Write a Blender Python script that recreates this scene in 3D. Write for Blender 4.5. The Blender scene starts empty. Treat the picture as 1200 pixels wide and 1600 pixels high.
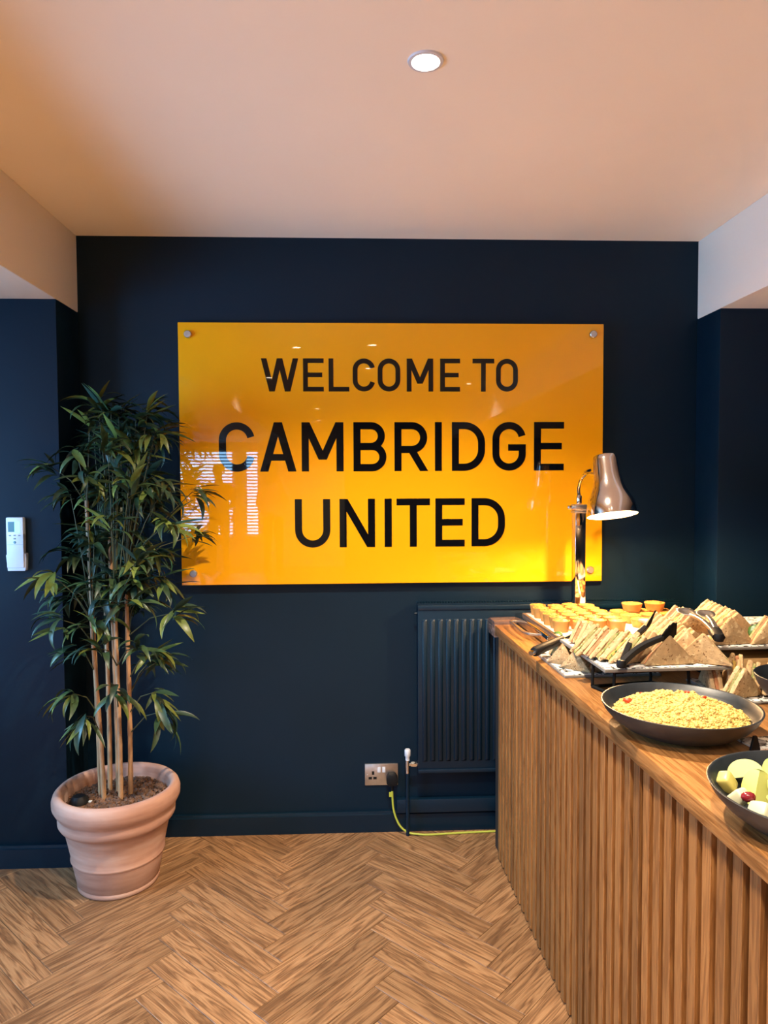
import bpy, bmesh, math, random
from mathutils import Vector, Matrix, Euler
R = math.radians
random.seed(7)
SC = bpy.context.scene
COL = SC.collection

# ------------------------------------------------------------------ camera
def make_camera():
    pitch, yaw, roll = .0419, .0405, -.0046
    fw = Vector((math.sin(yaw)*math.cos(pitch), math.cos(yaw)*math.cos(pitch), -math.sin(pitch)))
    rt = Vector((math.cos(yaw), -math.sin(yaw), 0)); up = rt.cross(fw)
    r2 = math.cos(roll)*rt + math.sin(roll)*up; u2 = -math.sin(roll)*rt + math.cos(roll)*up
    cd = bpy.data.cameras.new('camera'); co = bpy.data.objects.new('camera', cd); COL.objects.link(co)
    m = Matrix((r2, u2, -fw)).transposed().to_4x4(); m.translation = Vector((0, -2.924, 1.461))
    co.matrix_world = m
    cd.sensor_width = 36; cd.lens = 1109/1600*36; cd.clip_start = .02
    SC.camera = co
make_camera()
# ------------------------------------------------------------------ world, big lights, exposure
w = bpy.data.worlds.new('world'); SC.world = w; w.use_nodes = True
bg = w.node_tree.nodes['Background']; bg.inputs[0].default_value = (.62, .8, 1, 1); bg.inputs[1].default_value = 2.2
def area(name, loc, target, sx, sy, power, color, spread=180):
    d = bpy.data.lights.new(name, 'AREA'); d.shape = 'RECTANGLE'; d.size = sx; d.size_y = sy
    d.energy = power; d.color = color; d.spread = R(spread)
    o = bpy.data.objects.new(name, d); COL.objects.link(o); o.location = loc
    o.rotation_euler = (Vector(target)-Vector(loc)).to_track_quat('-Z', 'Y').to_euler()
    return o
DAY = (.26, .58, 1.0)
WARM = (1.0, .84, .64)
area('daylight_left_window', (-2.56, -1.35, 1.35), (-1.5, -.55, 1.0), 1.2, 1.2, 62, DAY)
area('daylight_far_left_window', (-3.78, -5.0, 1.35), (-2, -5.0, 1.0), 1.9, 1.3, 10, DAY)
area('daylight_rear_windows', (-2.4, -9.85, 1.3), (-2.4, 0, 1.3), 1.7, 1.7, 190, DAY)
SC.view_settings.view_transform = 'Standard'; SC.view_settings.look = 'None'
SC.view_settings.exposure = 0.84; SC.view_settings.gamma = 1; SC.view_settings.use_curve_mapping = False
try:
    SC.cycles.diffuse_bounces = 7; SC.cycles.max_bounces = 14; SC.cycles.caustics_reflective = True
    SC.cycles.use_denoising = True
except Exception: pass

# ------------------------------------------------------------------ materials
def nodes(name):
    m = bpy.data.materials.new(name); m.use_nodes = True
    nt = m.node_tree; b = nt.nodes['Principled BSDF']
    return m, nt, b
def N(nt, t, **kw):
    n = nt.nodes.new(t)
    for k, v in kw.items(): setattr(n, k, v)
    return n
def ramp(nt, stops):
    r = N(nt, 'ShaderNodeValToRGB'); e = r.color_ramp.elements
    while len(e) < len(stops): e.new(.5)
    for i, (p, c) in enumerate(stops): e[i].position = p; e[i].color = (*c, 1)
    return r
def lin(r, g, b):
    f = lambda c: (c/255/12.92 if c/255 <= .04045 else ((c/255+.055)/1.055)**2.4)
    return (f(r), f(g), f(b))
def plain(name, col, rough=.5, metal=0, noise=0, nscale=20, bump=0, bscale=80, spec=.5, rand=0, emit=None, estr=0, coat=0, trans=0):
    m, nt, b = nodes(name)
    b.inputs['Roughness'].default_value = rough; b.inputs['Metallic'].default_value = metal
    b.inputs['Specular IOR Level'].default_value = spec
    b.inputs['Coat Weight'].default_value = coat; b.inputs['Coat Roughness'].default_value = .02
    if trans: b.inputs['Transmission Weight'].default_value = trans
    tc = N(nt, 'ShaderNodeTexCoord')
    nz = N(nt, 'ShaderNodeTexNoise'); nz.inputs['Scale'].default_value = nscale; nz.inputs['Detail'].default_value = 4
    nt.links.new(tc.outputs['Object'], nz.inputs['Vector'])
    lo = tuple(c*(1-noise) for c in col); hi = tuple(min(1, c*(1+noise)) for c in col)
    r = ramp(nt, [(.3, lo), (.7, hi)]); nt.links.new(nz.outputs['Fac'], r.inputs[0])
    out = r.outputs[0]
    if rand:
        oi = N(nt, 'ShaderNodeObjectInfo'); h = N(nt, 'ShaderNodeHueSaturation')
        mr = N(nt, 'ShaderNodeMapRange'); mr.inputs[3].default_value = 1-rand; mr.inputs[4].default_value = 1+rand
        nt.links.new(oi.outputs['Random'], mr.inputs[0]); nt.links.new(mr.outputs[0], h.inputs['Value'])
        nt.links.new(out, h.inputs['Color']); out = h.outputs[0]
    nt.links.new(out, b.inputs['Base Color'])
    if bump:
        n2 = N(nt, 'ShaderNodeTexNoise'); n2.inputs['Scale'].default_value = bscale; n2.inputs['Detail'].default_value = 5
        nt.links.new(tc.outputs['Object'], n2.inputs['Vector'])
        bp = N(nt, 'ShaderNodeBump'); bp.inputs['Strength'].default_value = bump; bp.inputs['Distance'].default_value = .003
        nt.links.new(n2.outputs['Fac'], bp.inputs['Height']); nt.links.new(bp.outputs[0], b.inputs['Normal'])
    if emit:
        b.inputs['Emission Color'].default_value = (*emit, 1); b.inputs['Emission Strength'].default_value = estr
    return m
def wood(name, cols, along='Y', scale=1.0, rough=.45, uv=False, contrast=1.0, rand=.12, spec=.5):
    """long-grained timber; `along` = the axis the grain follows"""
    m, nt, b = nodes(name)
    tc = N(nt, 'ShaderNodeTexCoord'); oi = N(nt, 'ShaderNodeObjectInfo')
    off = N(nt, 'ShaderNodeVectorMath', operation='SCALE'); off.inputs[0].default_value = (13.7, 7.3, 5.1)
    nt.links.new(oi.outputs['Random'], off.inputs['Scale'])
    add = N(nt, 'ShaderNodeVectorMath', operation='ADD')
    nt.links.new(tc.outputs['UV' if uv else 'Object'], add.inputs[0]); nt.links.new(off.outputs[0], add.inputs[1])
    mp = N(nt, 'ShaderNodeMapping')
    s = {'X': (1, 14, 14), 'Y': (14, 1, 14), 'Z': (14, 14, 1)}[along]
    mp.inputs['Scale'].default_value = tuple(v*scale for v in s)
    nt.links.new(add.outputs[0], mp.inputs[0])
    n1 = N(nt, 'ShaderNodeTexNoise'); n1.inputs['Scale'].default_value = 1.6; n1.inputs['Detail'].default_value = 3; n1.inputs['Distortion'].default_value = .6
    nt.links.new(mp.outputs[0], n1.inputs['Vector'])
    # contour the noise: cathedral rings
    mul = N(nt, 'ShaderNodeMath', operation='MULTIPLY'); mul.inputs[1].default_value = 9
    nt.links.new(n1.outputs['Fac'], mul.inputs[0])
    fr = N(nt, 'ShaderNodeMath', operation='PINGPONG'); fr.inputs[1].default_value = 1
    nt.links.new(mul.outputs[0], fr.inputs[0])
    mp2 = N(nt, 'ShaderNodeMapping'); mp2.inputs['Scale'].default_value = tuple(v*scale*(3 if v == 1 else 9) for v in s)
    nt.links.new(add.outputs[0], mp2.inputs[0])
    n2 = N(nt, 'ShaderNodeTexNoise'); n2.inputs['Scale'].default_value = 2; n2.inputs['Detail'].default_value = 4
    nt.links.new(mp2.outputs[0], n2.inputs['Vector'])
    mx = N(nt, 'ShaderNodeMix'); mx.inputs[0].default_value = .5
    nt.links.new(fr.outputs[0], mx.inputs[2]); nt.links.new(n2.outputs['Fac'], mx.inputs[3])
    d = .5*contrast*.6
    r = ramp(nt, [(.5-d, cols[0]), (.5, cols[1]), (.5+d, cols[2])])
    nt.links.new(mx.outputs[0], r.inputs[0])
    h = N(nt, 'ShaderNodeHueSaturation'); mr = N(nt, 'ShaderNodeMapRange')
    mr.inputs[3].default_value = 1-rand; mr.inputs[4].default_value = 1+rand
    nt.links.new(oi.outputs['Random'], mr.inputs[0]); nt.links.new(mr.outputs[0], h.inputs['Value'])
    nt.links.new(r.outputs[0], h.inputs['Color']); nt.links.new(h.outputs[0], b.inputs['Base Color'])
    b.inputs['Roughness'].default_value = rough; b.inputs['Specular IOR Level'].default_value = spec
    bp = N(nt, 'ShaderNodeBump'); bp.inputs['Strength'].default_value = .25; bp.inputs['Distance'].default_value = .002
    nt.links.new(mx.outputs[0], bp.inputs['Height']); nt.links.new(bp.outputs[0], b.inputs['Normal'])
    return m
def speckled(name, base, specks, scale=260, thr=.62, rough=.85, bump=.6, rand=.06):
    m, nt, b = nodes(name); tc = N(nt, 'ShaderNodeTexCoord')
    n0 = N(nt, 'ShaderNodeTexNoise'); n0.inputs['Scale'].default_value = 60; nt.links.new(tc.outputs['Object'], n0.inputs['Vector'])
    r0 = ramp(nt, [(.3, tuple(c*.82 for c in base)), (.7, tuple(min(1, c*1.1) for c in base))]); nt.links.new(n0.outputs['Fac'], r0.inputs[0])
    cur = r0.outputs[0]
    oi = N(nt, 'ShaderNodeObjectInfo')
    off = N(nt, 'ShaderNodeVectorMath', operation='SCALE'); off.inputs[0].default_value = (3.7, 9.3, 5.1); nt.links.new(oi.outputs['Random'], off.inputs['Scale'])
    for i, (c, t, sc) in enumerate(specks):
        n = N(nt, 'ShaderNodeTexNoise'); n.inputs['Scale'].default_value = sc; n.inputs['Detail'].default_value = 2
        a = N(nt, 'ShaderNodeVectorMath', operation='ADD'); nt.links.new(tc.outputs['Object'], a.inputs[0]); nt.links.new(off.outputs[0], a.inputs[1])
        a2 = N(nt, 'ShaderNodeVectorMath', operation='ADD'); a2.inputs[1].default_value = (i*3.1, i*1.7, i*.9); nt.links.new(a.outputs[0], a2.inputs[0])
        nt.links.new(a2.outputs[0], n.inputs['Vector'])
        rr = ramp(nt, [(t, (0, 0, 0)), (t+.05, (1, 1, 1))]); nt.links.new(n.outputs['Fac'], rr.inputs[0])
        mx = N(nt, 'ShaderNodeMix', data_type='RGBA'); nt.links.new(rr.outputs[0], mx.inputs[0]); nt.links.new(cur, mx.inputs[6]); mx.inputs[7].default_value = (*c, 1)
        cur = mx.outputs[2]
    h = N(nt, 'ShaderNodeHueSaturation'); mr = N(nt, 'ShaderNodeMapRange'); mr.inputs[3].default_value = 1-rand; mr.inputs[4].default_value = 1+rand
    nt.links.new(oi.outputs['Random'], mr.inputs[0]); nt.links.new(mr.outputs[0], h.inputs['Value']); nt.links.new(cur, h.inputs['Color'])
    nt.links.new(h.outputs[0], b.inputs['Base Color'])
    b.inputs['Roughness'].default_value = rough
    n2 = N(nt, 'ShaderNodeTexNoise'); n2.inputs['Scale'].default_value = scale; nt.links.new(tc.outputs['Object'], n2.inputs['Vector'])
    bp = N(nt, 'ShaderNodeBump'); bp.inputs['Strength'].default_value = bump; bp.inputs['Distance'].default_value = .002
    nt.links.new(n2.outputs['Fac'], bp.inputs['Height']); nt.links.new(bp.outputs[0], b.inputs['Normal'])
    return m

M = {}
M['navy'] = plain('navy_wall_paint', (.0008, .0112, .025), .5, noise=.06, nscale=3, bump=.05, bscale=300, spec=.22)
M['navy_gloss'] = plain('navy_satin_paint', (.0008, .0112, .025), .38, noise=.04, nscale=6, spec=.3)
M['white'] = plain('warm_white_ceiling_paint', (.92, .85, .75), .75, noise=.02, nscale=2, bump=.05, bscale=200, spec=.2)
M['rear_white'] = plain('cream_wall_paint', (.82, .77, .68), .7, noise=.02, nscale=3)
M['oak_floor'] = wood('oak_floor_planks', [(.115, .056, .025), (.24, .124, .056), (.34, .190, .090)], 'X', 2.0, .40, uv=True, contrast=.95, rand=.18)
M['gap'] = plain('dark_joint', (.03, .018, .01), .9)
M['oak_slat'] = wood('oak_slat', [(.14, .054, .013), (.24, .100, .027), (.33, .152, .045)], 'Z', 2.6, .5, contrast=1.3, rand=.22)
M['oak_dark'] = wood('oak_backing', [(.045, .02, .007), (.07, .032, .011), (.095, .045, .017)], 'Z', 1.0, .5)  # backing oak darkened: shade between the slats is put into its colour
M['oak_top'] = wood('oak_worktop', [(.17, .066, .017), (.29, .125, .036), (.38, .18, .058)], 'Y', 2.4, .32, contrast=1.1, rand=.03)
M['oak_block'] = wood('oak_block', [(.42, .25, .09), (.58, .36, .14), (.68, .45, .2)], 'X', 1.2, .5)
M['kick'] = plain('dark_plinth', (.02, .015, .012), .7)
M['terracotta'] = None
M['chrome'] = plain('polished_steel', (.72, .70, .68), .08, 1, noise=.02)
M['brushed'] = plain('brushed_steel', (.58, .55, .52), .35, 1, noise=.08, nscale=60)
M['shade'] = plain('warm_nickel', (.74, .68, .61), .12, 1, noise=.03)
M['shade_in'] = plain('shade_enamel_white', (.92, .86, .76), .5)
M['black'] = plain('black_plastic', (.007, .007, .008), .55, noise=.1, spec=.2)
M['black_matt'] = plain('black_wire', (.007, .007, .007), .8, spec=.1)
M['letter'] = plain('gloss_black_print', (.004, .004, .005), .02, spec=.38)
M['ceramic'] = plain('charcoal_stoneware', (.012, .016, .021), .42, noise=.25, nscale=40, bump=.1, bscale=60)
M['white_plastic'] = plain('white_plastic', (.64, .66, .72), .4)
M['cord'] = plain('yellow_green_flex', (.42, .45, .05), .45)
M['white_tray'] = plain('white_melamine', (.86, .82, .74), .35)
M['card'] = plain('card_white', (.7, .7, .68), .6)
M['bulb'] = plain('lamp_glow', (1, .9, .75), .5, emit=(1, .80, .52), estr=28)
M['spot_bulb'] = plain('downlight_glow', (1, 1, 1), .5, emit=(1, .86, .66), estr=30)

def terracotta():
    m, nt, b = nodes('terracotta_clay'); tc = N(nt, 'ShaderNodeTexCoord')
    mp = N(nt, 'ShaderNodeMapping'); mp.inputs['Scale'].default_value = (2, 2, 14); nt.links.new(tc.outputs['Object'], mp.inputs[0])
    n1 = N(nt, 'ShaderNodeTexNoise'); n1.inputs['Scale'].default_value = 2.2; n1.inputs['Detail'].default_value = 5; nt.links.new(mp.outputs[0], n1.inputs['Vector'])
    r = ramp(nt, [(.25, (.30, .15, .105)), (.5, (.42, .235, .17)), (.78, (.50, .33, .26))]); nt.links.new(n1.outputs['Fac'], r.inputs[0])
    n2 = N(nt, 'ShaderNodeTexNoise'); n2.inputs['Scale'].default_value = 5; n2.inputs['Detail'].default_value = 6; nt.links.new(tc.outputs['Object'], n2.inputs['Vector'])
    r2 = ramp(nt, [(.52, (0, 0, 0)), (.75, (.45, .45, .45))]); nt.links.new(n2.outputs['Fac'], r2.inputs[0])
    mx = N(nt, 'ShaderNodeMix', data_type='RGBA'); nt.links.new(r2.outputs[0], mx.inputs[0]); nt.links.new(r.outputs[0], mx.inputs[6]); mx.inputs[7].default_value = (.60, .43, .34, 1)
    nt.links.new(mx.outputs[2], b.inputs['Base Color']); b.inputs['Roughness'].default_value = .8
    bp = N(nt, 'ShaderNodeBump'); bp.inputs['Strength'].default_value = .25; bp.inputs['Distance'].default_value = .003
    nt.links.new(n1.outputs['Fac'], bp.inputs['Height']); nt.links.new(bp.outputs[0], b.inputs['Normal'])
    return m
M['terracotta'] = terracotta()
M['bark'] = plain('bark_chips', (.115, .055, .028), .8, noise=.6, nscale=30, bump=.4)
M['soil'] = plain('dark_soil', (.03, .016, .01), .9)
M['cane'] = plain('bamboo_cane', (.42, .235, .115), .5, noise=.2, nscale=14)
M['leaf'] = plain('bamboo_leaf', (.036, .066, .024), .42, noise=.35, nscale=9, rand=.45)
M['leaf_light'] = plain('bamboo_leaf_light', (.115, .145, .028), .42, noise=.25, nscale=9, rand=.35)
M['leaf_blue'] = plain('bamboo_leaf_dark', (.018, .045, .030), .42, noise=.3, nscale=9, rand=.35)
M['twig'] = plain('twig_green', (.05, .055, .02), .6)
M['bread'] = speckled('malted_bread', (.44, .285, .135), [((.17, .08, .025), .63, 150), ((.58, .42, .22), .60, 90)], 220)
M['bread_pale'] = speckled('cut_bread', (.72, .53, .27), [((.36, .2, .07), .68, 200), ((.80, .64, .38), .6, 70)], 260)
M['fill_egg'] = speckled('egg_cress_filling', (.50, .32, .07), [((.05, .11, .012), .58, 150), ((.7, .6, .3), .62, 120)], 200)
M['fill_ham'] = speckled('ham_filling', (.42, .18, .08), [((.58, .42, .20), .62, 110), ((.13, .25, .04), .68, 150)], 200)
M['fill_salad'] = speckled('salad_filling', (.22, .19, .06), [((.07, .17, .02), .58, 130), ((.58, .42, .22), .62, 150), ((.45, .12, .04), .7, 120)], 200)
M['pastry'] = plain('golden_pastry', (.44, .20, .038), .6, noise=.22, nscale=25, bump=.3, bscale=90)
M['custard'] = speckled('quiche_top', (.42, .205, .036), [((.24, .075, .012), .54, 110), ((.52, .32, .09), .6, 90)], 160, rough=.5)
M['couscous'] = plain('couscous_grain', (.55, .37, .10), .6, noise=.25, nscale=60, bump=.5, bscale=300)
M['pepper'] = plain('red_pepper', (.55, .05, .012), .3)
M['herb'] = plain('dark_herb', (.05, .06, .015), .6)
M['apple_flesh'] = plain('apple_flesh', (.50, .53, .15), .35, noise=.08)
M['apple_skin'] = plain('apple_skin', (.30, .46, .05), .25, noise=.15)
M['melon'] = plain('honeydew_melon', (.54, .45, .13), .35, noise=.1)
M['melon_pale'] = plain('pale_melon', (.54, .54, .38), .3, noise=.08)
M['grape'] = plain('red_grape', (.17, .012, .018), .15, noise=.3)
M['carrot'] = plain('carrot_strip', (.75, .24, .03), .5)
M['lettuce'] = plain('lettuce', (.05, .13, .015), .4, noise=.4, nscale=60)
M['lcd'] = plain('lcd_grey', (.10, .22, .26), .2)
M['lcd_lit'] = plain('lcd_backlit', (.3, .8, .85), .3, emit=(.3, .85, .9), estr=.6)
M['grey'] = plain('grey_print', (.22, .23, .27), .5)
def pane_glass():
    m, nt, b = nodes('clear_pane'); tr = N(nt, 'ShaderNodeBsdfTransparent'); gl = N(nt, 'ShaderNodeBsdfGlossy'); gl.inputs['Roughness'].default_value = 0
    fr = N(nt, 'ShaderNodeFresnel'); fr.inputs[0].default_value = 1.5; mx = N(nt, 'ShaderNodeMixShader')
    nt.links.new(fr.outputs[0], mx.inputs[0]); nt.links.new(tr.outputs[0], mx.inputs[1]); nt.links.new(gl.outputs[0], mx.inputs[2])
    nt.links.new(mx.outputs[0], nt.nodes['Material Output'].inputs[0]); return m
M['glass'] = pane_glass()
M['acrylic_edge'] = plain('acrylic_edge', (.85, .50, .12), .15)

def yellow_panel():
    m, nt, b = nodes('yellow_acrylic'); tc = N(nt, 'ShaderNodeTexCoord')
    n1 = N(nt, 'ShaderNodeTexNoise'); n1.inputs['Scale'].default_value = 2; nt.links.new(tc.outputs['Object'], n1.inputs['Vector'])
    r = ramp(nt, [(.3, (.86, .36, .005)), (.7, (.90, .385, .006))]); nt.links.new(n1.outputs['Fac'], r.inputs[0])
    nt.links.new(r.outputs[0], b.inputs['Base Color'])
    b.inputs['Roughness'].default_value = .012; b.inputs['Specular IOR Level'].default_value = .38
    return m
M['yellow'] = yellow_panel()
def newsprint():
    m, nt, b = nodes('printed_greaseproof'); tc = N(nt, 'ShaderNodeTexCoord')
    br = N(nt, 'ShaderNodeTexNoise'); br.inputs['Scale'].default_value = 55; br.inputs['Detail'].default_value = 1; br.inputs['Distortion'].default_value = 1.2
    nt.links.new(tc.outputs['Object'], br.inputs['Vector'])
    r = ramp(nt, [(.40, (.03, .03, .03)), (.46, (.74, .72, .68))]); nt.links.new(br.outputs['Fac'], r.inputs[0])
    nt.links.new(r.outputs[0], b.inputs['Base Color']); b.inputs['Roughness'].default_value = .5
    return m
M['newsprint'] = newsprint()

# ------------------------------------------------------------------ mesh helpers
class MB:
    def __init__(s): s.v = []; s.f = []; s.m = []; s.uv = None
    def add(s, vs, fs, mi=0):
        o = len(s.v); s.v += [tuple(v) for v in vs]
        for f in fs: s.f.append(tuple(i+o for i in f)); s.m.append(mi)
        return s
    def box(s, x0, x1, y0, y1, z0, z1, mi=0, M4=None):
        vs = [(x, y, z) for z in (z0, z1) for y in (y0, y1) for x in (x0, x1)]
        if M4 is not None: vs = [tuple(M4 @ Vector(v)) for v in vs]
        return s.add(vs, [(0, 2, 3, 1), (4, 5, 7, 6), (0, 1, 5, 4), (2, 6, 7, 3), (0, 4, 6, 2), (1, 3, 7, 5)], mi)
    def lathe(s, prof, n=32, c=(0, 0, 0), mi=0, M4=None, mod=None, cap=False):
        vs = []; fs = []
        for k, (r, z) in enumerate(prof):
            for i in range(n):
                a = 2*math.pi*i/n; rr = r*(mod(k, a) if mod else 1)
                v = Vector((rr*math.cos(a), rr*math.sin(a), z))
                if M4 is not None: v = M4 @ v
                vs.append((v.x+c[0], v.y+c[1], v.z+c[2]))
        for k in range(len(prof)-1):
            for i in range(n):
                j = (i+1) % n; fs.append((k*n+i, k*n+j, (k+1)*n+j, (k+1)*n+i))
        if cap and prof[0][0] > 1e-6: fs.append(tuple(reversed(range(n))))
        if cap and prof[-1][0] > 1e-6: fs.append(tuple(range((len(prof)-1)*n, len(prof)*n)))
        return s.add(vs, fs, mi)
    def tube(s, path, r, n=8, mi=0, sx=1.0, caps=True):
        P = [Vector(p) for p in path]; rad = r if isinstance(r, (list, tuple)) else [r]*len(P)
        vs = []; fs = []; prev = None
        for i, p in enumerate(P):
            t = (P[min(i+1, len(P)-1)]-P[max(i-1, 0)]).normalized()
            if prev is None:
                a = Vector((0, 0, 1)) if abs(t.z) < .9 else Vector((1, 0, 0)); u = t.cross(a).normalized()
            else: u = (prev - t*prev.dot(t)).normalized()
            prev = u; v = t.cross(u)
            for k in range(n):
                ang = 2*math.pi*k/n; vs.append(p + u*math.cos(ang)*rad[i]*sx + v*math.sin(ang)*rad[i])
        for i in range(len(P)-1):
            for k in range(n):
                j = (k+1) % n; fs.append((i*n+k, i*n+j, (i+1)*n+j, (i+1)*n+k))
        if caps: fs += [tuple(reversed(range(n))), tuple(range((len(P)-1)*n, len(P)*n))]
        return s.add(vs, fs, mi)
    def prism(s, poly, d0, d1, axis='Y', mi=0):
        n = len(poly); mk = {'Y': lambda a, b, d: (a, d, b), 'Z': lambda a, b, d: (a, b, d), 'X': lambda a, b, d: (d, a, b)}[axis]
        vs = [mk(a, b, d0) for a, b in poly]+[mk(a, b, d1) for a, b in poly]
        fs = [tuple(range(n)), tuple(reversed(range(n, 2*n)))]+[(i, i+n, (i+1) % n+n, (i+1) % n) for i in range(n)]
        return s.add(vs, fs, mi)
    def mesh(s, name, mats, bevel=0, seg=2, smooth=35):
        me = bpy.data.meshes.new(name); me.from_pydata(s.v, [], s.f)
        for m in (mats if isinstance(mats, (list, tuple)) else [mats]): me.materials.append(m)
        if any(s.m): me.polygons.foreach_set('material_index', s.m)
        bm = bmesh.new(); bm.from_mesh(me)
        bmesh.ops.recalc_face_normals(bm, faces=bm.faces)
        if bevel:
            es = [e for e in bm.edges if len(e.link_faces) == 2 and e.calc_face_angle(0) > R(40)]
            bmesh.ops.bevel(bm, geom=es, offset=bevel, segments=seg, affect='EDGES', profile=.5, clamp_overlap=True)
        bm.to_mesh(me); bm.free()
        if smooth:
            me.polygons.foreach_set('use_smooth', [True]*len(me.polygons)); me.set_sharp_from_angle(angle=R(smooth))
        me.update()
        return me
    def obj(s, name, mats, parent=None, **kw):
        return link(name, s.mesh(name, mats, **kw), parent)
def link(name, me, parent=None, loc=None, rot=None):
    o = bpy.data.objects.new(name, me); COL.objects.link(o)
    if parent is not None: o.parent = parent
    if loc is not None: o.location = loc
    if rot is not None: o.rotation_euler = rot
    return o
def tag(o, label=None, cat=None, group=None, kind=None):
    for k, v in (('label', label), ('category', cat), ('group', group), ('kind', kind)):
        if v: o[k] = v
    return o
def thing(name, label, cat, loc=(0, 0, 0), rz=0, group=None):
    o = bpy.data.objects.new(name, None); COL.objects.link(o); o.empty_display_size = .05
    o.location = loc; o.rotation_euler = (0, 0, rz)
    return tag(o, label, cat, group)
def sub(o, part):
    o.parent = part; return o
def copy_thing(src, label, loc, rot, group=None, scale=None):
    c = src.copy(); COL.objects.link(c); c.location = loc; c.rotation_euler = rot
    c['label'] = label
    if group: c['group'] = group
    if scale: c.scale = scale
    for ch in list(src.children):
        d = ch.copy(); COL.objects.link(d); d.parent = c
        for g in list(ch.children):
            e = g.copy(); COL.objects.link(e); e.parent = d
    return c
def struct(name, mb, mat, **kw):
    return tag(mb.obj(name, mat, **kw), kind='structure')

# ------------------------------------------------------------------ the room
XL, XR, H = -1.105, 1.424, 2.45
ZL, ZR = 2.146, 2.131
RX0, RX1, RY = -3.6, 3.0, -9.6
fl = struct('floor', MB().box(RX0-.1, RX1+.1, RY-.1, .1, -.06, -.0125), M['gap'], smooth=0)
# herringbone planks
PL, PW, PT = .4815, .094, .012
def plank_mesh():
    mb = MB().box(.0006, PL-.0006, .0006, PW-.0006, -PT, 0)
    me = mb.mesh('plank', M['oak_floor'], bevel=.0009, seg=1, smooth=0)
    uvl = me.uv_layers.new(name='UVMap')
    for lp in me.loops:
        v = me.vertices[lp.vertex_index].co; uvl.data[lp.index].uv = (v.x, v.y)
    return me
plank_me = plank_mesh()
def planks():
    rotz = .026; U0 = Vector((.108, -.724, 0))
    rm = Matrix.Rotation(rotz, 3, 'Z')
    e1 = rm @ Vector((1, -1, 0)).normalized(); e2 = rm @ Vector((-1, -1, 0)).normalized()
    near = []; far = []
    for i in range(-22, 80):
        for j in range(-7, 7):
            P = U0 + (e1+e2)*PW*i + (e1-e2)*PL*j
            # A plank: along e1, width toward e2 ; B plank: along e2 from P+w e2, width toward e1
            for kind in (0, 1):
                if kind == 0: org = P + e2*PW; ang = math.atan2(e1.y, e1.x); ctr = org+e1*PL/2-e2*PW/2
                else: org = P + e2*PW; ang = math.atan2(e2.y, e2.x); ctr = org+e2*PL/2+e1*PW/2
                if not (RX0+.1 < ctr.x < RX1-.1 and RY+.1 < ctr.y < .2): continue
                # frame: local x along, local y = left normal; both need width on the left side
                d = math.hypot(ctr.x+.3, ctr.y+.8)
                near.append((d, org, ang))
    near.sort(key=lambda a: a[0])
    for d, org, ang in near[:295]:
        link('plank', plank_me, fl, org, (0, 0, ang))
    mb_v = []; mb_f = []; uv = []
    for d, org, ang in near[295:]:
        c, s_ = math.cos(ang), math.sin(ang); o = len(mb_v); ru, rv = random.random()*20, random.random()*20
        for (x, y) in ((.0006, .0006), (PL-.0006, .0006), (PL-.0006, PW-.0006), (.0006, PW-.0006)):
            mb_v.append((org.x+c*x-s_*y, org.y+s_*x+c*y, 0)); uv.append((x+ru, y+rv))
        for k in range(4): mb_v.append((mb_v[o+k][0], mb_v[o+k][1], -PT)); uv.append(uv[o+k])
        mb_f += [(o, o+1, o+2, o+3)]+[(o+k, o+4+k, o+4+(k+1) % 4, o+(k+1) % 4) for k in range(4)]
    me = bpy.data.meshes.new('planks'); me.from_pydata(mb_v, [], mb_f); me.materials.append(M['oak_floor'])
    ul = me.uv_layers.new(name='UVMap')
    for lp in me.loops: ul.data[lp.index].uv = uv[lp.vertex_index]
    tag(link('planks', me, fl), kind='stuff')
planks()
struct('ceiling', MB().box(RX0-.1, RX1+.1, RY-.1, .1, H, H+.08), M['white'], smooth=0)
struct('wall_back', MB().box(RX0-.1, RX1+.1, 0, .1, 0, H), M['navy'], smooth=0)
struct('trim_1', MB().box(RX0, XL, RY, 0, ZL, H), M['white'], bevel=.004)
struct('trim_2', MB().box(XR, RX1, RY+1.6, 0, ZR, H), M['white'], bevel=.004)
struct('wall_left', MB().box(RX0, XL, -.2145, 0, 0, ZL), M['navy'], bevel=.003)
struct('wall_right', MB().box(XR, RX1, -.19, 0, 0, ZR), M['navy'], bevel=.003)
# far left wall with a wide window
def wall_with_holes(name, axis, pos, thick, a0, a1, z0, z1, holes, mat):
    mb = MB(); xs = sorted({a0, a1, *[h[0] for h in holes], *[h[1] for h in holes]}); zs = sorted({z0, z1, *[h[2] for h in holes], *[h[3] for h in holes]})
    for i in range(len(xs)-1):
        for k in range(len(zs)-1):
            cx, cz = (xs[i]+xs[i+1])/2, (zs[k]+zs[k+1])/2
            if any(h[0] < cx < h[1] and h[2] < cz < h[3] for h in holes): continue
            if axis == 'x': mb.box(pos-thick, pos, xs[i], xs[i+1], zs[k], zs[k+1])
            else: mb.box(xs[i], xs[i+1], pos-thick, pos, zs[k], zs[k+1])
    return struct(name, mb, mat, smooth=0)
wall_with_holes('wall_far_left', 'x', RX0, .1, RY-.1, -.2, 0, H, [(-6.0, -4.0, .7, 2.0)], M['rear_white'])
wall_with_holes('wall_left_bay', 'x', -2.4, .1, -2.7, -.2, 0, ZL, [(-2.0, -.7, .7, 2.0)], M['navy'])
struct('wall_left_return', MB().box(RX0, -2.5, -2.7, -2.6, 0, ZL), M['rear_white'], smooth=0)
wall_with_holes('wall_rear', 'y', RY, .1, RX0-.1, RX1+.1, 0, H, [(-3.15, -2.1, .5, 2.06), (-1.93, -1.66, .5, 2.06)], M['rear_white'])
struct('wall_far_right', MB().box(RX1, RX1+.1, RY-.1, 0, 0, H), M['navy'], smooth=0)
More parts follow.
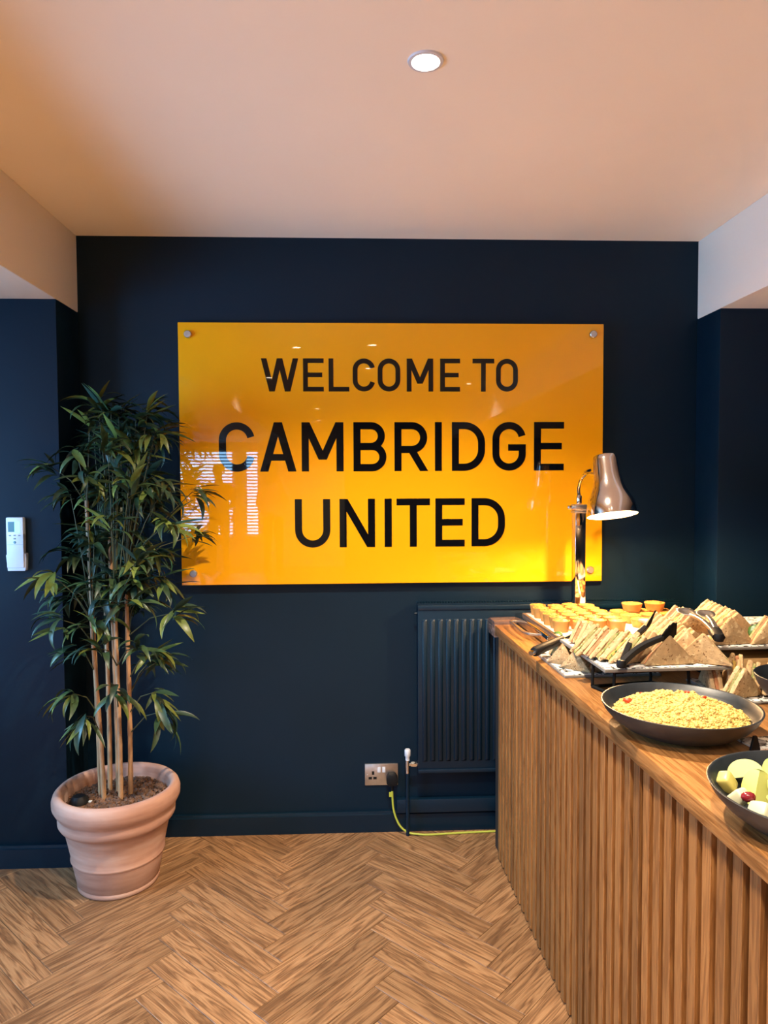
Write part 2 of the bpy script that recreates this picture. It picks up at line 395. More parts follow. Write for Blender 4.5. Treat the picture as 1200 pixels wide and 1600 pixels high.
struct('wall_partition', MB().box(-.17, RX1, RY+.9, RY+1.0, 0, H), M['navy'], smooth=0)
def window(n, axis, pos, a0, a1, z0, z1, blinds):
    root = bpy.data.objects.new('window_%d' % n, None); COL.objects.link(root); root['kind'] = 'structure'
    mp = (lambda a, d, z: (pos+d, a, z)) if axis == 'x' else (lambda a, d, z: (a, pos+d, z))
    def bx(mb, a, b, d0, d1, z, zz):
        p, q = mp(a, d0, z), mp(b, d1, zz)
        mb.box(min(p[0], q[0]), max(p[0], q[0]), min(p[1], q[1]), max(p[1], q[1]), z, zz)
    mb = MB()
    for (a, b, z, zz) in ((a0, a0+.04, z0, z1), (a1-.04, a1, z0, z1), (a0, a1, z0, z0+.04), (a0, a1, z1-.04, z1)): bx(mb, a, b, -.08, -.03, z, zz)
    mb.obj('window_frame', M['white_plastic'], root)
    mb = MB(); bx(mb, a0+.04, a1-.04, -.06, -.055, z0+.04, z1-.04); mb.obj('pane', M['glass'], root, smooth=0)
    if blinds:
        me = MB().box(-(a1-a0)/2+.01, (a1-a0)/2-.01, -.019, .019, -.001, .001).mesh('slat', M['white_plastic'], smooth=0)
        k = 0; z = z1-.05
        while z > z0+.04:
            link('slat', me, root, mp((a0+a1)/2, -.015, z), (R(-48), 0, 0) if axis == 'y' else (0, R(20), R(90))); z -= .056
for a in ((4, 'x', RX0, -6.0, -4.0, .7, 2.0, False), (1, 'x', -2.4, -2.0, -.7, .7, 2.0, False), (2, 'y', RY, -3.15, -2.1, .5, 2.06, True), (3, 'y', RY, -1.93, -1.66, .5, 2.06, True)): window(*a)
def board(name, x0, x1, yf, z1, t=.018):
    mb = MB().prism([(yf, 0), (yf, z1-.012), (yf+.005, z1-.010), (yf+.007, z1), (yf+t, z1), (yf+t, 0)], x0, x1, 'X')
    return struct(name, mb, M['navy_gloss'], smooth=0)
board('baseboard_back', XL, XR, -.018, .086)
board('baseboard_left', -2.39, XL+.018, -.2325, .086)
board('baseboard_right', XR-.018, RX1-.01, -.208, .086)
struct('baseboard_left_return', MB().box(XL, XL+.018, -.2145, -.018, 0, .086), M['navy_gloss'], bevel=.003)

# ------------------------------------------------------------------ recessed ceiling lights
def downlight(x, y, label, power, z=H, ang=125):
    t = thing('ceiling_light', label, 'ceiling light', (x, y, z), 0, None)
    MB().lathe([(.030, -.001), (.034, -.005), (.041, -.004), (.043, 0)], 32).obj('trim_ring', M['white_plastic'], t)
    MB().lathe([(0, -.0035), (.016, -.0035), (.029, -.0015), (.0295, -.0005)], 24).obj('bulb', M['spot_bulb'], t)
    d = bpy.data.lights.new('downlight_beam', 'SPOT'); d.energy = power; d.color = WARM; d.spot_size = R(ang); d.spot_blend = .6; d.shadow_soft_size = .03
    o = bpy.data.objects.new('downlight_beam', d); COL.objects.link(o); o.parent = t; o.location = (0, 0, -.012)
DLP = 100; DLB = 90
for x, y, lb, pw in ((.172, -1.219, 'round white recessed ceiling downlight glowing above the yellow sign', 150),
                 (.13, -2.3, 'recessed downlight reflected above the letters of the sign', DLP),
                 (.12, -3.35, 'recessed downlight behind the camera, reflected beside the letter C', DLB),
                 (-.5, -6.7, 'recessed downlight in the far ceiling right of the windows', DLP),
                 (-.57, -8.55, 'recessed downlight nearest the rear partition', DLP*.6),
                 (1.15, -4.3, 'recessed downlight behind the camera over the counter side', DLB),
                 (-.8, -3.9, 'recessed downlight behind the camera on the left side', DLB)):
    downlight(x, y, lb, pw)
downlight(-.42, -2.4, 'added recessed downlight just behind the camera, brightening the ceiling by floor bounce', 780, ang=60)  # added lamp: lights the unseen floor so its bounce brightens the ceiling

# ------------------------------------------------------------------ wall sign
def letters():
    S = .145; h = S/2
    def rect(x0, x1, y0, y1): return [(x0, y0), (x1, y0), (x1, y1), (x0, y1)]
    def para(x0, y0, x1, y1, wd): return [(x0-wd/2, y0), (x0+wd/2, y0), (x1+wd/2, y1), (x1-wd/2, y1)]
    def arc(cx, cy, rx, ry, a0, a1, n=10): return [(cx+rx*math.cos(R(a0+(a1-a0)*i/n)), cy+ry*math.sin(R(a0+(a1-a0)*i/n))) for i in range(n+1)]
    def stroke(path, closed=False):
        n = len(path); L = []; Rr = []
        for i in range(n):
            p = Vector(path[i]); a = Vector(path[(i-1) % n]) if (closed or i) else None; b = Vector(path[(i+1) % n]) if (closed or i < n-1) else None
            d1 = (p-a).normalized() if a is not None and (p-a).length > 1e-7 else None
            d2 = (b-p).normalized() if b is not None and (b-p).length > 1e-7 else None
            d1 = d1 or d2; d2 = d2 or d1
            nn = Vector((-(d1+d2).y, (d1+d2).x)).normalized(); k = h/max(.5, nn.dot(Vector((-d1.y, d1.x))))
            L.append(tuple(p+nn*k)); Rr.append(tuple(p-nn*k))
        out = []
        for i in range(n if closed else n-1):
            j = (i+1) % n; out.append([L[i], L[j], Rr[j], Rr[i]])
        return out
    def make(ch, w):
        if ch == 'I': return [rect(0, w, 0, 1)]
        if ch == 'L': return [rect(0, S, 0, 1), rect(S, w, 0, S*.95)]
        if ch == 'E': return [rect(0, S, 0, 1), rect(S, w, 0, S*.95), rect(S, w, 1-S*.95, 1), rect(S, w*.93, .435, .435+S*.93)]
        if ch == 'T': return [rect(0, w, 1-S*.95, 1), rect(w/2-h, w/2+h, 0, 1-S*.95)]
        if ch == 'W':
            d = .165; return [para(d/2, 1, w*.29, 0, d), para(w*.29, 0, w/2, 1, d), para(w/2, 1, w*.71, 0, d), para(w*.71, 0, w-d/2, 1, d)]
        if ch == 'A':
            d = .165; return [para(w/2, 1, d/2, 0, d), para(w/2, 1, w-d/2, 0, d), rect(w*.24, w*.76, .22, .22+S*.93)]
        if ch == 'M': return [rect(0, S, 0, 1), rect(w-S, w, 0, 1), para(S*.55, 1, w/2, .24, .165), para(w-S*.55, 1, w/2, .24, .165)]
        if ch == 'N': return [rect(0, S, 0, 1), rect(w-S, w, 0, 1), para(S*.55, 1, w-S*.55, 0, .17)]
        if ch == 'U':
            r = w/2-h; return stroke([(h, 1), (h, h+r)]+arc(w/2, h+r, r, r, 180, 360, 16)+[(w-h, 1)])
        if ch == 'O':
            r = w/2-h; return stroke(arc(w/2, 1-h-r, r, r, 0, 180, 16)+arc(w/2, h+r, r, r, 180, 360, 16), True)
        if ch in 'CG':
            r = w/2-h; top = arc(w/2, 1-h-r, r, r, 12, 180, 16)
            if ch == 'C': return stroke(top+arc(w/2, h+r, r, r, 180, 348, 16))
            return stroke(top+arc(w/2, h+r, r, r, 180, 360, 16)+[(w-h, .54)])+[rect(w*.47, w, .54-S*.9, .54)]
        if ch == 'D':
            r = .36; return [rect(0, S, 0, 1)]+stroke([(S*.9, 1-h), (w-h-r, 1-h)]+arc(w-h-r, 1-h-r, r, r, 90, 0, 10)+arc(w-h-r, h+r, r, r, 0, -90, 10)+[(S*.9, h)])
        if ch == 'B':
            y = .505; ra = (1-h-y)/2; rb = (y-h)/2
            return [rect(0, S, 0, 1)]+stroke([(S*.9, 1-h), (w-h-.03-ra, 1-h)]+arc(w-h-.03-ra, y+ra, ra, ra, 90, -90, 14)+[(S*.9, y)])+stroke([(S*.9, y), (w-h-rb, y)]+arc(w-h-rb, h+rb, rb, rb, 90, -90, 14)+[(S*.9, h)])
        if ch == 'R':
            y = .44; ra = (1-h-y)/2
            return [rect(0, S, 0, 1)]+stroke([(S*.9, 1-h), (w-h-ra-.02, 1-h)]+arc(w-h-.02-ra, y+ra, ra, ra, 90, -90, 14)+[(S*.9, y)])+[para(w*.50, y, w-.085, 0, .17)]
    return make
def wall_sign():
    x0, x1, z0, z1 = -.7025, 1.0186, 1.0477, 2.1019; yf = -.036
    t = thing('wall_sign', 'glossy yellow acrylic wall sign reading WELCOME TO CAMBRIDGE UNITED', 'sign', (.158, 0, z0))
    ox, oz = .158, z0
    MB().box(x0-ox, x1-ox, yf, yf+.010, 0, z1-z0).obj('panel', M['yellow'], t, bevel=.0012, seg=1, smooth=0)
    make = letters()
    lines = [("WELCOMETO", [(48, 205), (225, 312), (333, 420), (435, 530), (541, 637), (665, 778), (808, 893), (947, 1040), (1048, 1142)], 390, 2.727, 408, 810, -.3736, .6681, 1.8278, 1.9599),
             ("CAMBRIDGE", [(25, 143), (160, 280), (298, 437), (470, 580), (607, 720), (743, 766), (800, 912), (937, 1050), (1078, 1180)], 330, 2.143, 342, 881, -.5453, .8575, 1.5064, 1.7044),
             ("UNITED", [(280, 397), (428, 546), (578, 602), (618, 730), (748, 847), (870, 983)], 330, 2.143, 460, 790, -.2462, .6171, 1.1971, 1.3941)]
    for txt, rng, xo, sc, p0, p1, X0, X1, Z0, Z1 in lines:
        hh = Z1-Z0
        for ch, (a, b) in zip(txt, rng):
            A = X0+(xo+a/sc-p0)/(p1-p0)*(X1-X0); B = X0+(xo+b/sc-p0)/(p1-p0)*(X1-X0)
            w = (B-A)/hh; mb = MB()
            for q, poly in enumerate(make(ch, w)): mb.prism([(A-ox+px*hh, Z0-oz+pz*hh) for px, pz in poly], yf-.0012-.00003*q, yf, 'Y')
            mb.obj('letter', M['letter'], t, smooth=0)
    for bx, bz in ((-.662, 2.053), (.973, 2.059), (-.654, 1.096), (.967, 1.096)):
        MB().lathe([(0, .014), (.0125, .014), (.0145, .012), (.0145, 0), (.008, -.001), (.008, -.034)], 24, (bx-ox, yf-.001, bz-oz), M4=Matrix.Rotation(R(90), 4, 'X')).obj('standoff_bolt', M['brushed'], t)
wall_sign()

# ------------------------------------------------------------------ radiator
def radiator():
    x0, x1, z0, z1, yf = .250, 1.33, .272, .962, -.085
    t = thing('radiator', 'navy painted steel panel radiator on the wall beside the counter', 'radiator', (x0, 0, 0))
    L = x1-x0
    mb = MB().box(0, L, yf+.008, yf+.02, z0, z1); mb.box(0, L, -.035, -.025, z0, z1)
    mb.box(0, L, yf+.002, yf+.01, z1-.02, z1); mb.box(0, L, yf+.003, yf+.01, z0, z0+.016)
    mb.obj('front_panel', M['navy_gloss'], t, bevel=.004)
    p = .0322; n = int((L-.04)/p); me = MB()
    prof = [(-.0105, yf+.010), (-.0085, yf+.003), (-.0055, yf), (.0055, yf), (.0085, yf+.003), (.0105, yf+.010)]
    za, zb = z0+.045, z1-.055
    vs = []
    for (dx, y) in prof: vs += [(dx, y, za+(.010 if y < yf+.005 else 0)), (dx, y, zb-(.010 if y < yf+.005 else 0))]
    me.add(vs, [(2*i, 2*i+2, 2*i+3, 2*i+1) for i in range(5)]+[tuple(2*i for i in reversed(range(6))), tuple(2*i+1 for i in range(6))])
    rib = me.mesh('rib', M['navy_gloss'], smooth=60)
    for i in range(n): link('rib', rib, t, (.028+p*i, 0, 0))
    mb = MB().box(0, .006, yf+.012, -.027, z0+.01, z1+.002); mb.box(L-.006, L, yf+.012, -.027, z0+.01, z1+.002)
    mb.obj('side_panel', M['navy_gloss'], t, bevel=.001, seg=1)
    mb = MB().box(0, L, yf+.008, yf+.013, z1, z1+.008); mb.box(0, L, -.030, -.025, z1, z1+.008)
    k = 0; x = .006
    while x < L-.01:
        mb.box(x, x+.0055, yf+.013, -.03, z1+.002, z1+.007); x += .0115
    mb.obj('top_grille', M['navy_gloss'], t, smooth=0)
    MB().box(.10, .14, -.03, -.001, z0+.1, z1-.1).box(L-.14, L-.1, -.03, -.001, z0+.1, z1-.1).obj('wall_bracket', M['navy_gloss'], t, smooth=0)
    MB().tube([(0, -.055, .925), (-.012, -.055, .925)], .006, 12).obj('bleed_valve', M['navy_gloss'], t)
    v = MB().tube([(0, -.05, .298), (-.045, -.05, .298)], .007, 12).lathe([(.010, -.012), (.011, 0), (.011, .012)], 6, (-.016, -.05, .298), M4=Matrix.Rotation(R(90), 4, 'Y'))
    v.tube([(-.041, -.05, .262), (-.041, -.05, .318)], .0085, 14); vb = v.obj('valve_body', M['chrome'], t)
    MB().lathe([(.0, .362), (.010, .362), (.0125, .358), (.0125, .335), (.009, .330), (.009, .316)], 20, (-.041, -.05, 0)).obj('valve_cap', M['white_plastic'], vb)
    MB().tube([(-.041, -.05, .264), (-.041, -.05, .0)], .0078, 14).obj('pipe', M['navy_gloss'], t)
radiator()
tag(MB().box(0, 1.17, -.034, 0, .0865, .142).obj('pipe_cover', M['navy_gloss'], None, bevel=.002), 'long navy boxed pipe cover on the skirting under the radiator', 'pipe cover').location = (.165, 0, 0)

# ------------------------------------------------------------------ socket, plug and cord
def socket():
    x0, x1, z0, z1 = .033, .172, .195, .288
    t = thing('wall_socket', 'brushed steel double wall socket low on the navy wall', 'socket', ((x0+x1)/2, 0, z0))
    W = (x1-x0)/2
    fp = MB().box(-W, W, -.008, 0, 0, .091).obj('face_plate', M['brushed'], t, bevel=.002)
    for sx in (-.010, .010):
        f = MB().box(sx-.0065, sx+.0065, -.0115, -.008, .055, .078).obj('switch', M['white_plastic'], fp, bevel=.001)
    mb = MB().box(-.040, -.030, -.0085, -.0075, .045, .060)
    mb.box(-.054, -.040, -.0085, -.0075, .026, .036).box(-.034, -.020, -.0085, -.0075, .026, .036)
    mb.obj('pin_hole', M['black'], fp, smooth=0)
    for sx in (-.058, .058): MB().lathe([(0, .0035), (.0025, .003), (.003, 0)], 12, (sx, -.008, .045), M4=Matrix.Rotation(R(90), 4, 'X')).obj('screw', M['chrome'], fp)
socket()
def power_cord():
    t = thing('power_cord', 'yellow-green power cord with black plug running along the floor to the counter', 'power cord', (.146, -.008, 0))
    MB().prism([(-.023, .018), (-.016, .006), (.016, .006), (.023, .018), (.023, .040), (.014, .054), (-.014, .054), (-.023, .040)], -.035, -.0005, 'Y').obj('plug', M['black'], t, bevel=.004)
    for o in t.children: o.location = (0, 0, .197)
    MB().tube([(0, -.02, .205), (0, -.02, .180)], [.0075, .005], 10).obj('strain_relief', M['black'], t)
    pts = [Vector(p) for p in ((0, -.02, .182), (.001, -.021, .150), (.004, -.024, .110), (.014, -.028, .070), (.034, -.036, .034), (.066, -.043, .012), (.105, -.047, .0065), (.15, -.050, .0045), (.24, -.044, .0045), (.34, -.038, .0045), (.45, -.034, .0045))]
    path = []
    for i in range(len(pts)-1):
        a, b, c, d = pts[max(i-1, 0)], pts[i], pts[i+1], pts[min(i+2, len(pts)-1)]
        for k in range(4):
            u = k/4; path.append(.5*((2*b)+(c-a)*u+(2*a-5*b+4*c-d)*u*u+(3*b-a-3*c+d)*u**3))
    path.append(pts[-1])
    MB().tube(path, .0042, 8).obj('flex', M['cord'], t)
    MB().box(-.013, .002, -.023, -.0215, .155, .175).obj('tag', M['cord'], t, smooth=0)
power_cord()

# ------------------------------------------------------------------ remote control in its wall holder
def remote():
    t = thing('remote_control', 'white air conditioning remote control in a holder on the left navy wall', 'remote control', (-1.264, -.2145, 1.137))
    MB().prism([(-.034, .062), (-.0365, .058), (-.031, 0), (.0315, 0), (.0355, .004), (.037, .062), (.034, .066)], -.022, 0, 'Y').obj('holder', M['white_plastic'], t, bevel=.002)
    b = MB().box(-.0315, .0315, -.028, -.004, .012, .2).obj('handset', M['white_plastic'], t, bevel=.004)
    MB().box(-.023, .001, -.0286, -.0275, .146, .184).obj('display', M['lcd'], b, smooth=0)
    MB().box(.001, .020, -.0287, -.0275, .143, .184).obj('display', M['lcd_lit'], b, smooth=0)
    for x, z in ((-.017, .133), (0, .133), (.017, .133), (0, .121)): MB().box(x-.004, x+.004, -.0292, -.0275, z-.0025, z+.0025).obj('button', M['grey'], b, bevel=.0005, seg=1)
    MB().lathe([(0, .0015), (.0048, .0012), (.0052, 0)], 20, (0, -.0278, .107), M4=Matrix.Rotation(R(90), 4, 'X')).obj('button', M['lcd'], b)
    MB().box(-.031, .031, -.0283, -.0278, .0985, .0995).obj('cover_line', M['grey'], b, smooth=0)
    MB().box(-.008, .009, -.0225, -.0215, .028, .031).obj('maker_mark', M['grey'], t, smooth=0)
remote()

# ------------------------------------------------------------------ bamboo in a terracotta pot
def bamboo():
    PC = Vector((-.880, -.322, 0))
    t = thing('potted_bamboo', 'tall artificial bamboo in a rolled-rim terracotta pot in the corner', 'potted plant', PC)
    prof = [(0, 0), (.138, 0), (.143, .006), (.1435, .016), (.141, .020), (.1435, .023), (.159, .100), (.160, .106), (.164, .110), (.1635, .115), (.161, .119), (.183, .226),
            (.187, .230), (.197, .236), (.2035, .247), (.204, .262), (.2015, .273), (.204, .281), (.213, .292), (.2215, .309), (.2225, .330), (.217, .347), (.206, .358), (.195, .357), (.187, .347), (.183, .330), (.180, .290), (0, .288)]
    MB().lathe(prof, 72).obj('pot', M['terracotta'], t, smooth=60)
    MB().lathe([(0, .306), (.09, .304), (.175, .298)], 40).obj('soil', M['soil'], t)
    rnd = random.Random(3); mb = MB()
    ico = [(0, 0, 1), (.89, 0, .45), (.28, .85, .45), (-.72, .53, .45), (-.72, -.53, .45), (.28, -.85, .45), (.72, .53, -.45), (-.28, .85, -.45), (-.89, 0, -.45), (-.28, -.85, -.45), (.72, -.53, -.45), (0, 0, -1)]
    icf = [(0, 1, 2), (0, 2, 3), (0, 3, 4), (0, 4, 5), (0, 5, 1), (1, 6, 2), (2, 7, 3), (3, 8, 4), (4, 9, 5), (5, 10, 1), (6, 7, 2), (7, 8, 3), (8, 9, 4), (9, 10, 5), (10, 6, 1), (11, 7, 6), (11, 8, 7), (11, 9, 8), (11, 10, 9), (11, 6, 10)]
    for i in range(1500):
        a = rnd.random()*6.283; r = .172*math.sqrt(rnd.random()); s = rnd.uniform(.005, .0095)
        m = Matrix.Rotation(rnd.random()*6, 3, 'Z') @ Matrix.Rotation(rnd.random()*6, 3, 'X')
        c = Vector((r*math.cos(a), r*math.sin(a), .305+rnd.uniform(-.002, .007)))
        mb.add([c+m @ Vector((v[0]*s*1.3, v[1]*s, v[2]*s*.7)) for v in ico], icf)
    tag(mb.obj('bark_chips', M['bark'], t, smooth=0), kind='stuff')
    # canes: (base x, y) -> (top x, y, z), world
    canes = [((-.948, -.300), (-.975, -.30, 1.40)), ((-.924, -.335), (-.95, -.345, .98)), ((-.892, -.275), (-.905, -.27, 1.27)), ((-.866, -.330), (-.868, -.335, 1.0)), ((-.838, -.305), (-.838, -.30, 1.16)), ((-.93, -.255), (-.935, -.24, 1.05))]
    for (bx, by), (tx, ty, tz) in canes:
        p0 = Vector((bx, by, .29))-PC; p1 = Vector((tx, ty, tz))-PC; path = []; rr = []; n = 26
        for i in range(n+1):
            u = i/n; path.append(p0.lerp(p1, u)+Vector((math.sin(u*5)*.002, 0, 0))); rr.append(.0088*(1-.25*u)*(1.14 if i % 5 == 3 else 1))
        MB().tube(path, rr, 10).obj('cane', M['cane'], t)
    # twigs and leaf clusters
    def leaf_mesh(droop, curl, mat, L=1, W=.15):
        n = 7; vs = []; fs = []
        prof = [.10, .55, .88, 1, .92, .68, .36, .0]
        a = 0; p = Vector((0, 0, 0)); st = L/n
        for i in range(n+1):
            w = W*prof[i]*.5; up = Vector((0, math.sin(a), math.cos(a)))
            vs += [p+Vector((-w, 0, 0))+up*w*.35, p, p+Vector((w, 0, 0))+up*w*.35]
            p = p+Vector((curl*st*math.sin(i*.6), math.cos(a)*st, -math.sin(a)*st)); a += droop/n
        for i in range(n):
            for k in (0, 1): fs.append((3*i+k, 3*i+k+1, 3*i+k+4, 3*i+k+3))
        return MB().add(vs, fs).mesh('leaf', mat, smooth=180)
    vars_ = []
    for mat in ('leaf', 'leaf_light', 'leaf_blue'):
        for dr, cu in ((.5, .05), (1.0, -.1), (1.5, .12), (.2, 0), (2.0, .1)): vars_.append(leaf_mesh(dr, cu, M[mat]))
    anchors = []   # world cluster centres (x, y, z, light, up)
    def anc(px, py, y, light=.2, up=.2, n=8, sz=1.0):
        n = int(n*1.45)
        # a cluster of leaves seen at this place of the plant
        k = (2.924+y)/1109; anchors.append(((px-600)*k*1.0+.0405*(2.924+y)+.000, y, 1.461-(py-800)*k-.0419*(2.924+y), light, up, n, sz))
    for a in ((92, 898, -.42, .9, .1, 6, 1.1), (118, 770, -.36, .15, .0, 9), (128, 705, -.32, .1, 0, 9), (150, 655, -.30, .7, .4, 8), (168, 632, -.3, .3, .7, 6), (238, 640, -.30, .5, .9, 8), (247, 680, -.36, .5, .3, 9), (206, 765, -.48, .6, .9, 10, 1.1), (178, 818, -.45, .5, .6, 9), (262, 818, -.42, .8, .4, 10), (214, 882, -.50, .3, .8, 9, 1.1), (272, 955, -.38, .3, .3, 8),
              (122, 862, -.34, .1, .1, 8), (150, 965, -.44, .4, .5, 8), (104, 965, -.42, .2, .1, 7), (118, 1080, -.42, .6, 0, 7), (135, 1115, -.46, .4, -.5, 7), (238, 1080, -.38, .4, -.2, 8), (252, 1110, -.36, .1, -.4, 7), (236, 1020, -.34, .3, .1, 8), (214, 1010, -.50, .3, .5, 7), (160, 1010, -.48, .3, .7, 7), (120, 1010, -.40, .2, -.1, 7), (200, 935, -.46, .2, .3, 8), (176, 700, -.42, .3, .4, 9), (216, 705, -.34, .4, .4, 9), (190, 655, -.26, .3, .5, 8), (232, 745, -.30, .3, .1, 9), (142, 740, -.42, .2, .1, 9), (260, 760, -.34, .3, 0, 8), (240, 860, -.36, .4, .1, 9), (150, 905, -.38, .1, 0, 9), (110, 925, -.30, .1, -.2, 8), (255, 905, -.32, .2, -.2, 8), (180, 1075, -.44, .4, .2, 6)): anc(*a)
    for i in range(70):
        py = rnd.uniform(635, 960)+ (rnd.random() < .25)*90; anc(rnd.gauss(188, 42) if py > 680 else rnd.gauss(195, 30), py, rnd.uniform(-.36, -.14), .12, rnd.uniform(-.2, .5), 9)
    leaves = []; twig = MB()
    for (x, y, z, light, up, n, *s) in anchors:
        s = s[0] if s else 1.0
        c = Vector((x, y, z))-PC
        cane = min(canes, key=lambda q: (Vector((q[1][0], q[1][1], 0))-Vector((x, y, 0))).length)
        zt = min(cane[1][2]-.03, z-.10) if z < cane[1][2]+.05 else cane[1][2]-.02
        u = max(0, (zt-.29)/(cane[1][2]-.29)); q = Vector((cane[0][0], cane[0][1], .29)).lerp(Vector(cane[1]), u)-PC
        mid = q.lerp(c, .5)+Vector((0, 0, .025)); twig.tube([q, mid, c], [.0026, .0022, .0014], 5)
        out = (c-q); out.z = 0
        oa = math.atan2(-out.x, out.y) if out.length > .03 else rnd.random()*6.28
        for k in range(n):
            yaw = oa+rnd.uniform(-1.35, 1.35) if out.length > .06 else rnd.random()*6.28
            pit = up*.9+rnd.uniform(-.45, .5); L = rnd.uniform(.085, .155)*s
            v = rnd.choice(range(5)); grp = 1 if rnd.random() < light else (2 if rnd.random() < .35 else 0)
            base = c+Vector((rnd.uniform(-.012, .012), rnd.uniform(-.012, .012), rnd.uniform(-.03, .02)))
            m = Matrix.Translation(base) @ Euler((pit, rnd.uniform(-.5, .5), yaw)).to_matrix().to_4x4() @ Matrix.Diagonal((L*rnd.uniform(.95, 1.25), L, L, 1))
            # keep the tips in front of the wall and the pillar
            tip = (m @ Vector((0, .9, 0)))+PC
            mid_ = (m @ Vector((0, .5, 0)))+PC
            if (mid_.x < XL+.03 and mid_.y > -.24) or ((base+PC).x < XL+.03 and (base+PC).y > -.24): continue
            if tip.y > -.02 or (tip.x < XL+.01 and tip.y > -.235) or (base+PC).y > -.03: continue
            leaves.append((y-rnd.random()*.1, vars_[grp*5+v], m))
    twig.obj('twigs', M['twig'], t); tag(t.children[-1], kind='stuff')
    leaves.sort(key=lambda a: a[0])
    for _, me, m in leaves[:298]:
        o = link('leaf', me, t); o.matrix_local = m
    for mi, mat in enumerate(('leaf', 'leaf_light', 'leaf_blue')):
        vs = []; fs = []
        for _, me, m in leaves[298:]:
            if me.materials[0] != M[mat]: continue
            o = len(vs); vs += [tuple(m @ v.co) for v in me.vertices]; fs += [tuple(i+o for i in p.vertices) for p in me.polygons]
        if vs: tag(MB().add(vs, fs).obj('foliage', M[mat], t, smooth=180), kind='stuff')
    # small black object lying on the bark
    s = thing('plastic_cap', 'small black plastic cap lying on the bark in the pot', 'plastic cap', (-1.0, -.372, .311))
    MB().lathe([(0, .030), (.020, .028), (.030, .018), (.034, .004), (.030, 0)], 24).obj('cap', M['black'], s)
    MB().box(.034, .046, -.005, .004, .0, .009).obj('tab', M['card'], s, bevel=.001, seg=1)
bamboo()
# ------------------------------------------------------------------ serving counter
TH = .036; CO = Vector((.532, -.24, 0)); CZ = .912
def K(t, s, z=CZ): return CO + Matrix.Rotation(TH, 3, 'Z') @ Vector((t, -s, z))
def counter():
    S1, WD, zu = 2.45, .86, CZ-.036
    t = thing('serving_counter', 'oak slatted serving counter running towards the camera on the right', 'counter', K(0, 0, 0), TH)
    MB().box(.044, WD-.02, -S1, -.012, .008, zu).obj('back_panel', M['oak_dark'], t, smooth=0)
    MB().box(.045, WD-.05, -S1+.02, -.03, 0, .008).obj('plinth', M['kick'], t, smooth=0)
    sl = MB().box(.012, .044, -.0137, .0137, .006, zu).mesh('slat', M['oak_slat'], bevel=.0012, seg=1, smooth=0)
    n = int((S1-.04)/.0465); rnd = random.Random(11)
    for i in range(n): link('slat', sl, t, (0, -.027-.0465*i, 0))
    tp = thing('worktop', 'long oiled oak worktop on the slatted counter', 'worktop', K(0, 0, zu), TH)
    seams = [0, .545, S1]
    for a, b in zip(seams, seams[1:]):
        MB().box(0, WD, -b+.0004, -a-.0004, 0, .036).obj('board', M['oak_top'], tp, bevel=.0022, seg=2)
    e = thing('wood_strips', 'low stack of glossy reddish wood strips beyond the far end of the worktop', 'wood strips', K(.085, -.066, 0), TH)
    for k, (z0, z1, d0, d1) in enumerate(((CZ-.05, CZ-.012, -.062, .058), (CZ-.012, CZ+.002, -.060, .054), (CZ+.002, CZ+.012, -.058, .030))):
        MB().box(-.085, .30, d0, d1, z0, z1).obj('strip', M['rosewood'], e, bevel=.0015)
    MB().box(-.06, .28, -.04, .02, 0, CZ-.05).obj('support', M['kick'], e, smooth=0)
M['rosewood'] = wood('red_lacquered_wood', [(.10, .055, .04), (.16, .10, .08), (.24, .16, .13)], 'X', 1.0, .12)
counter()

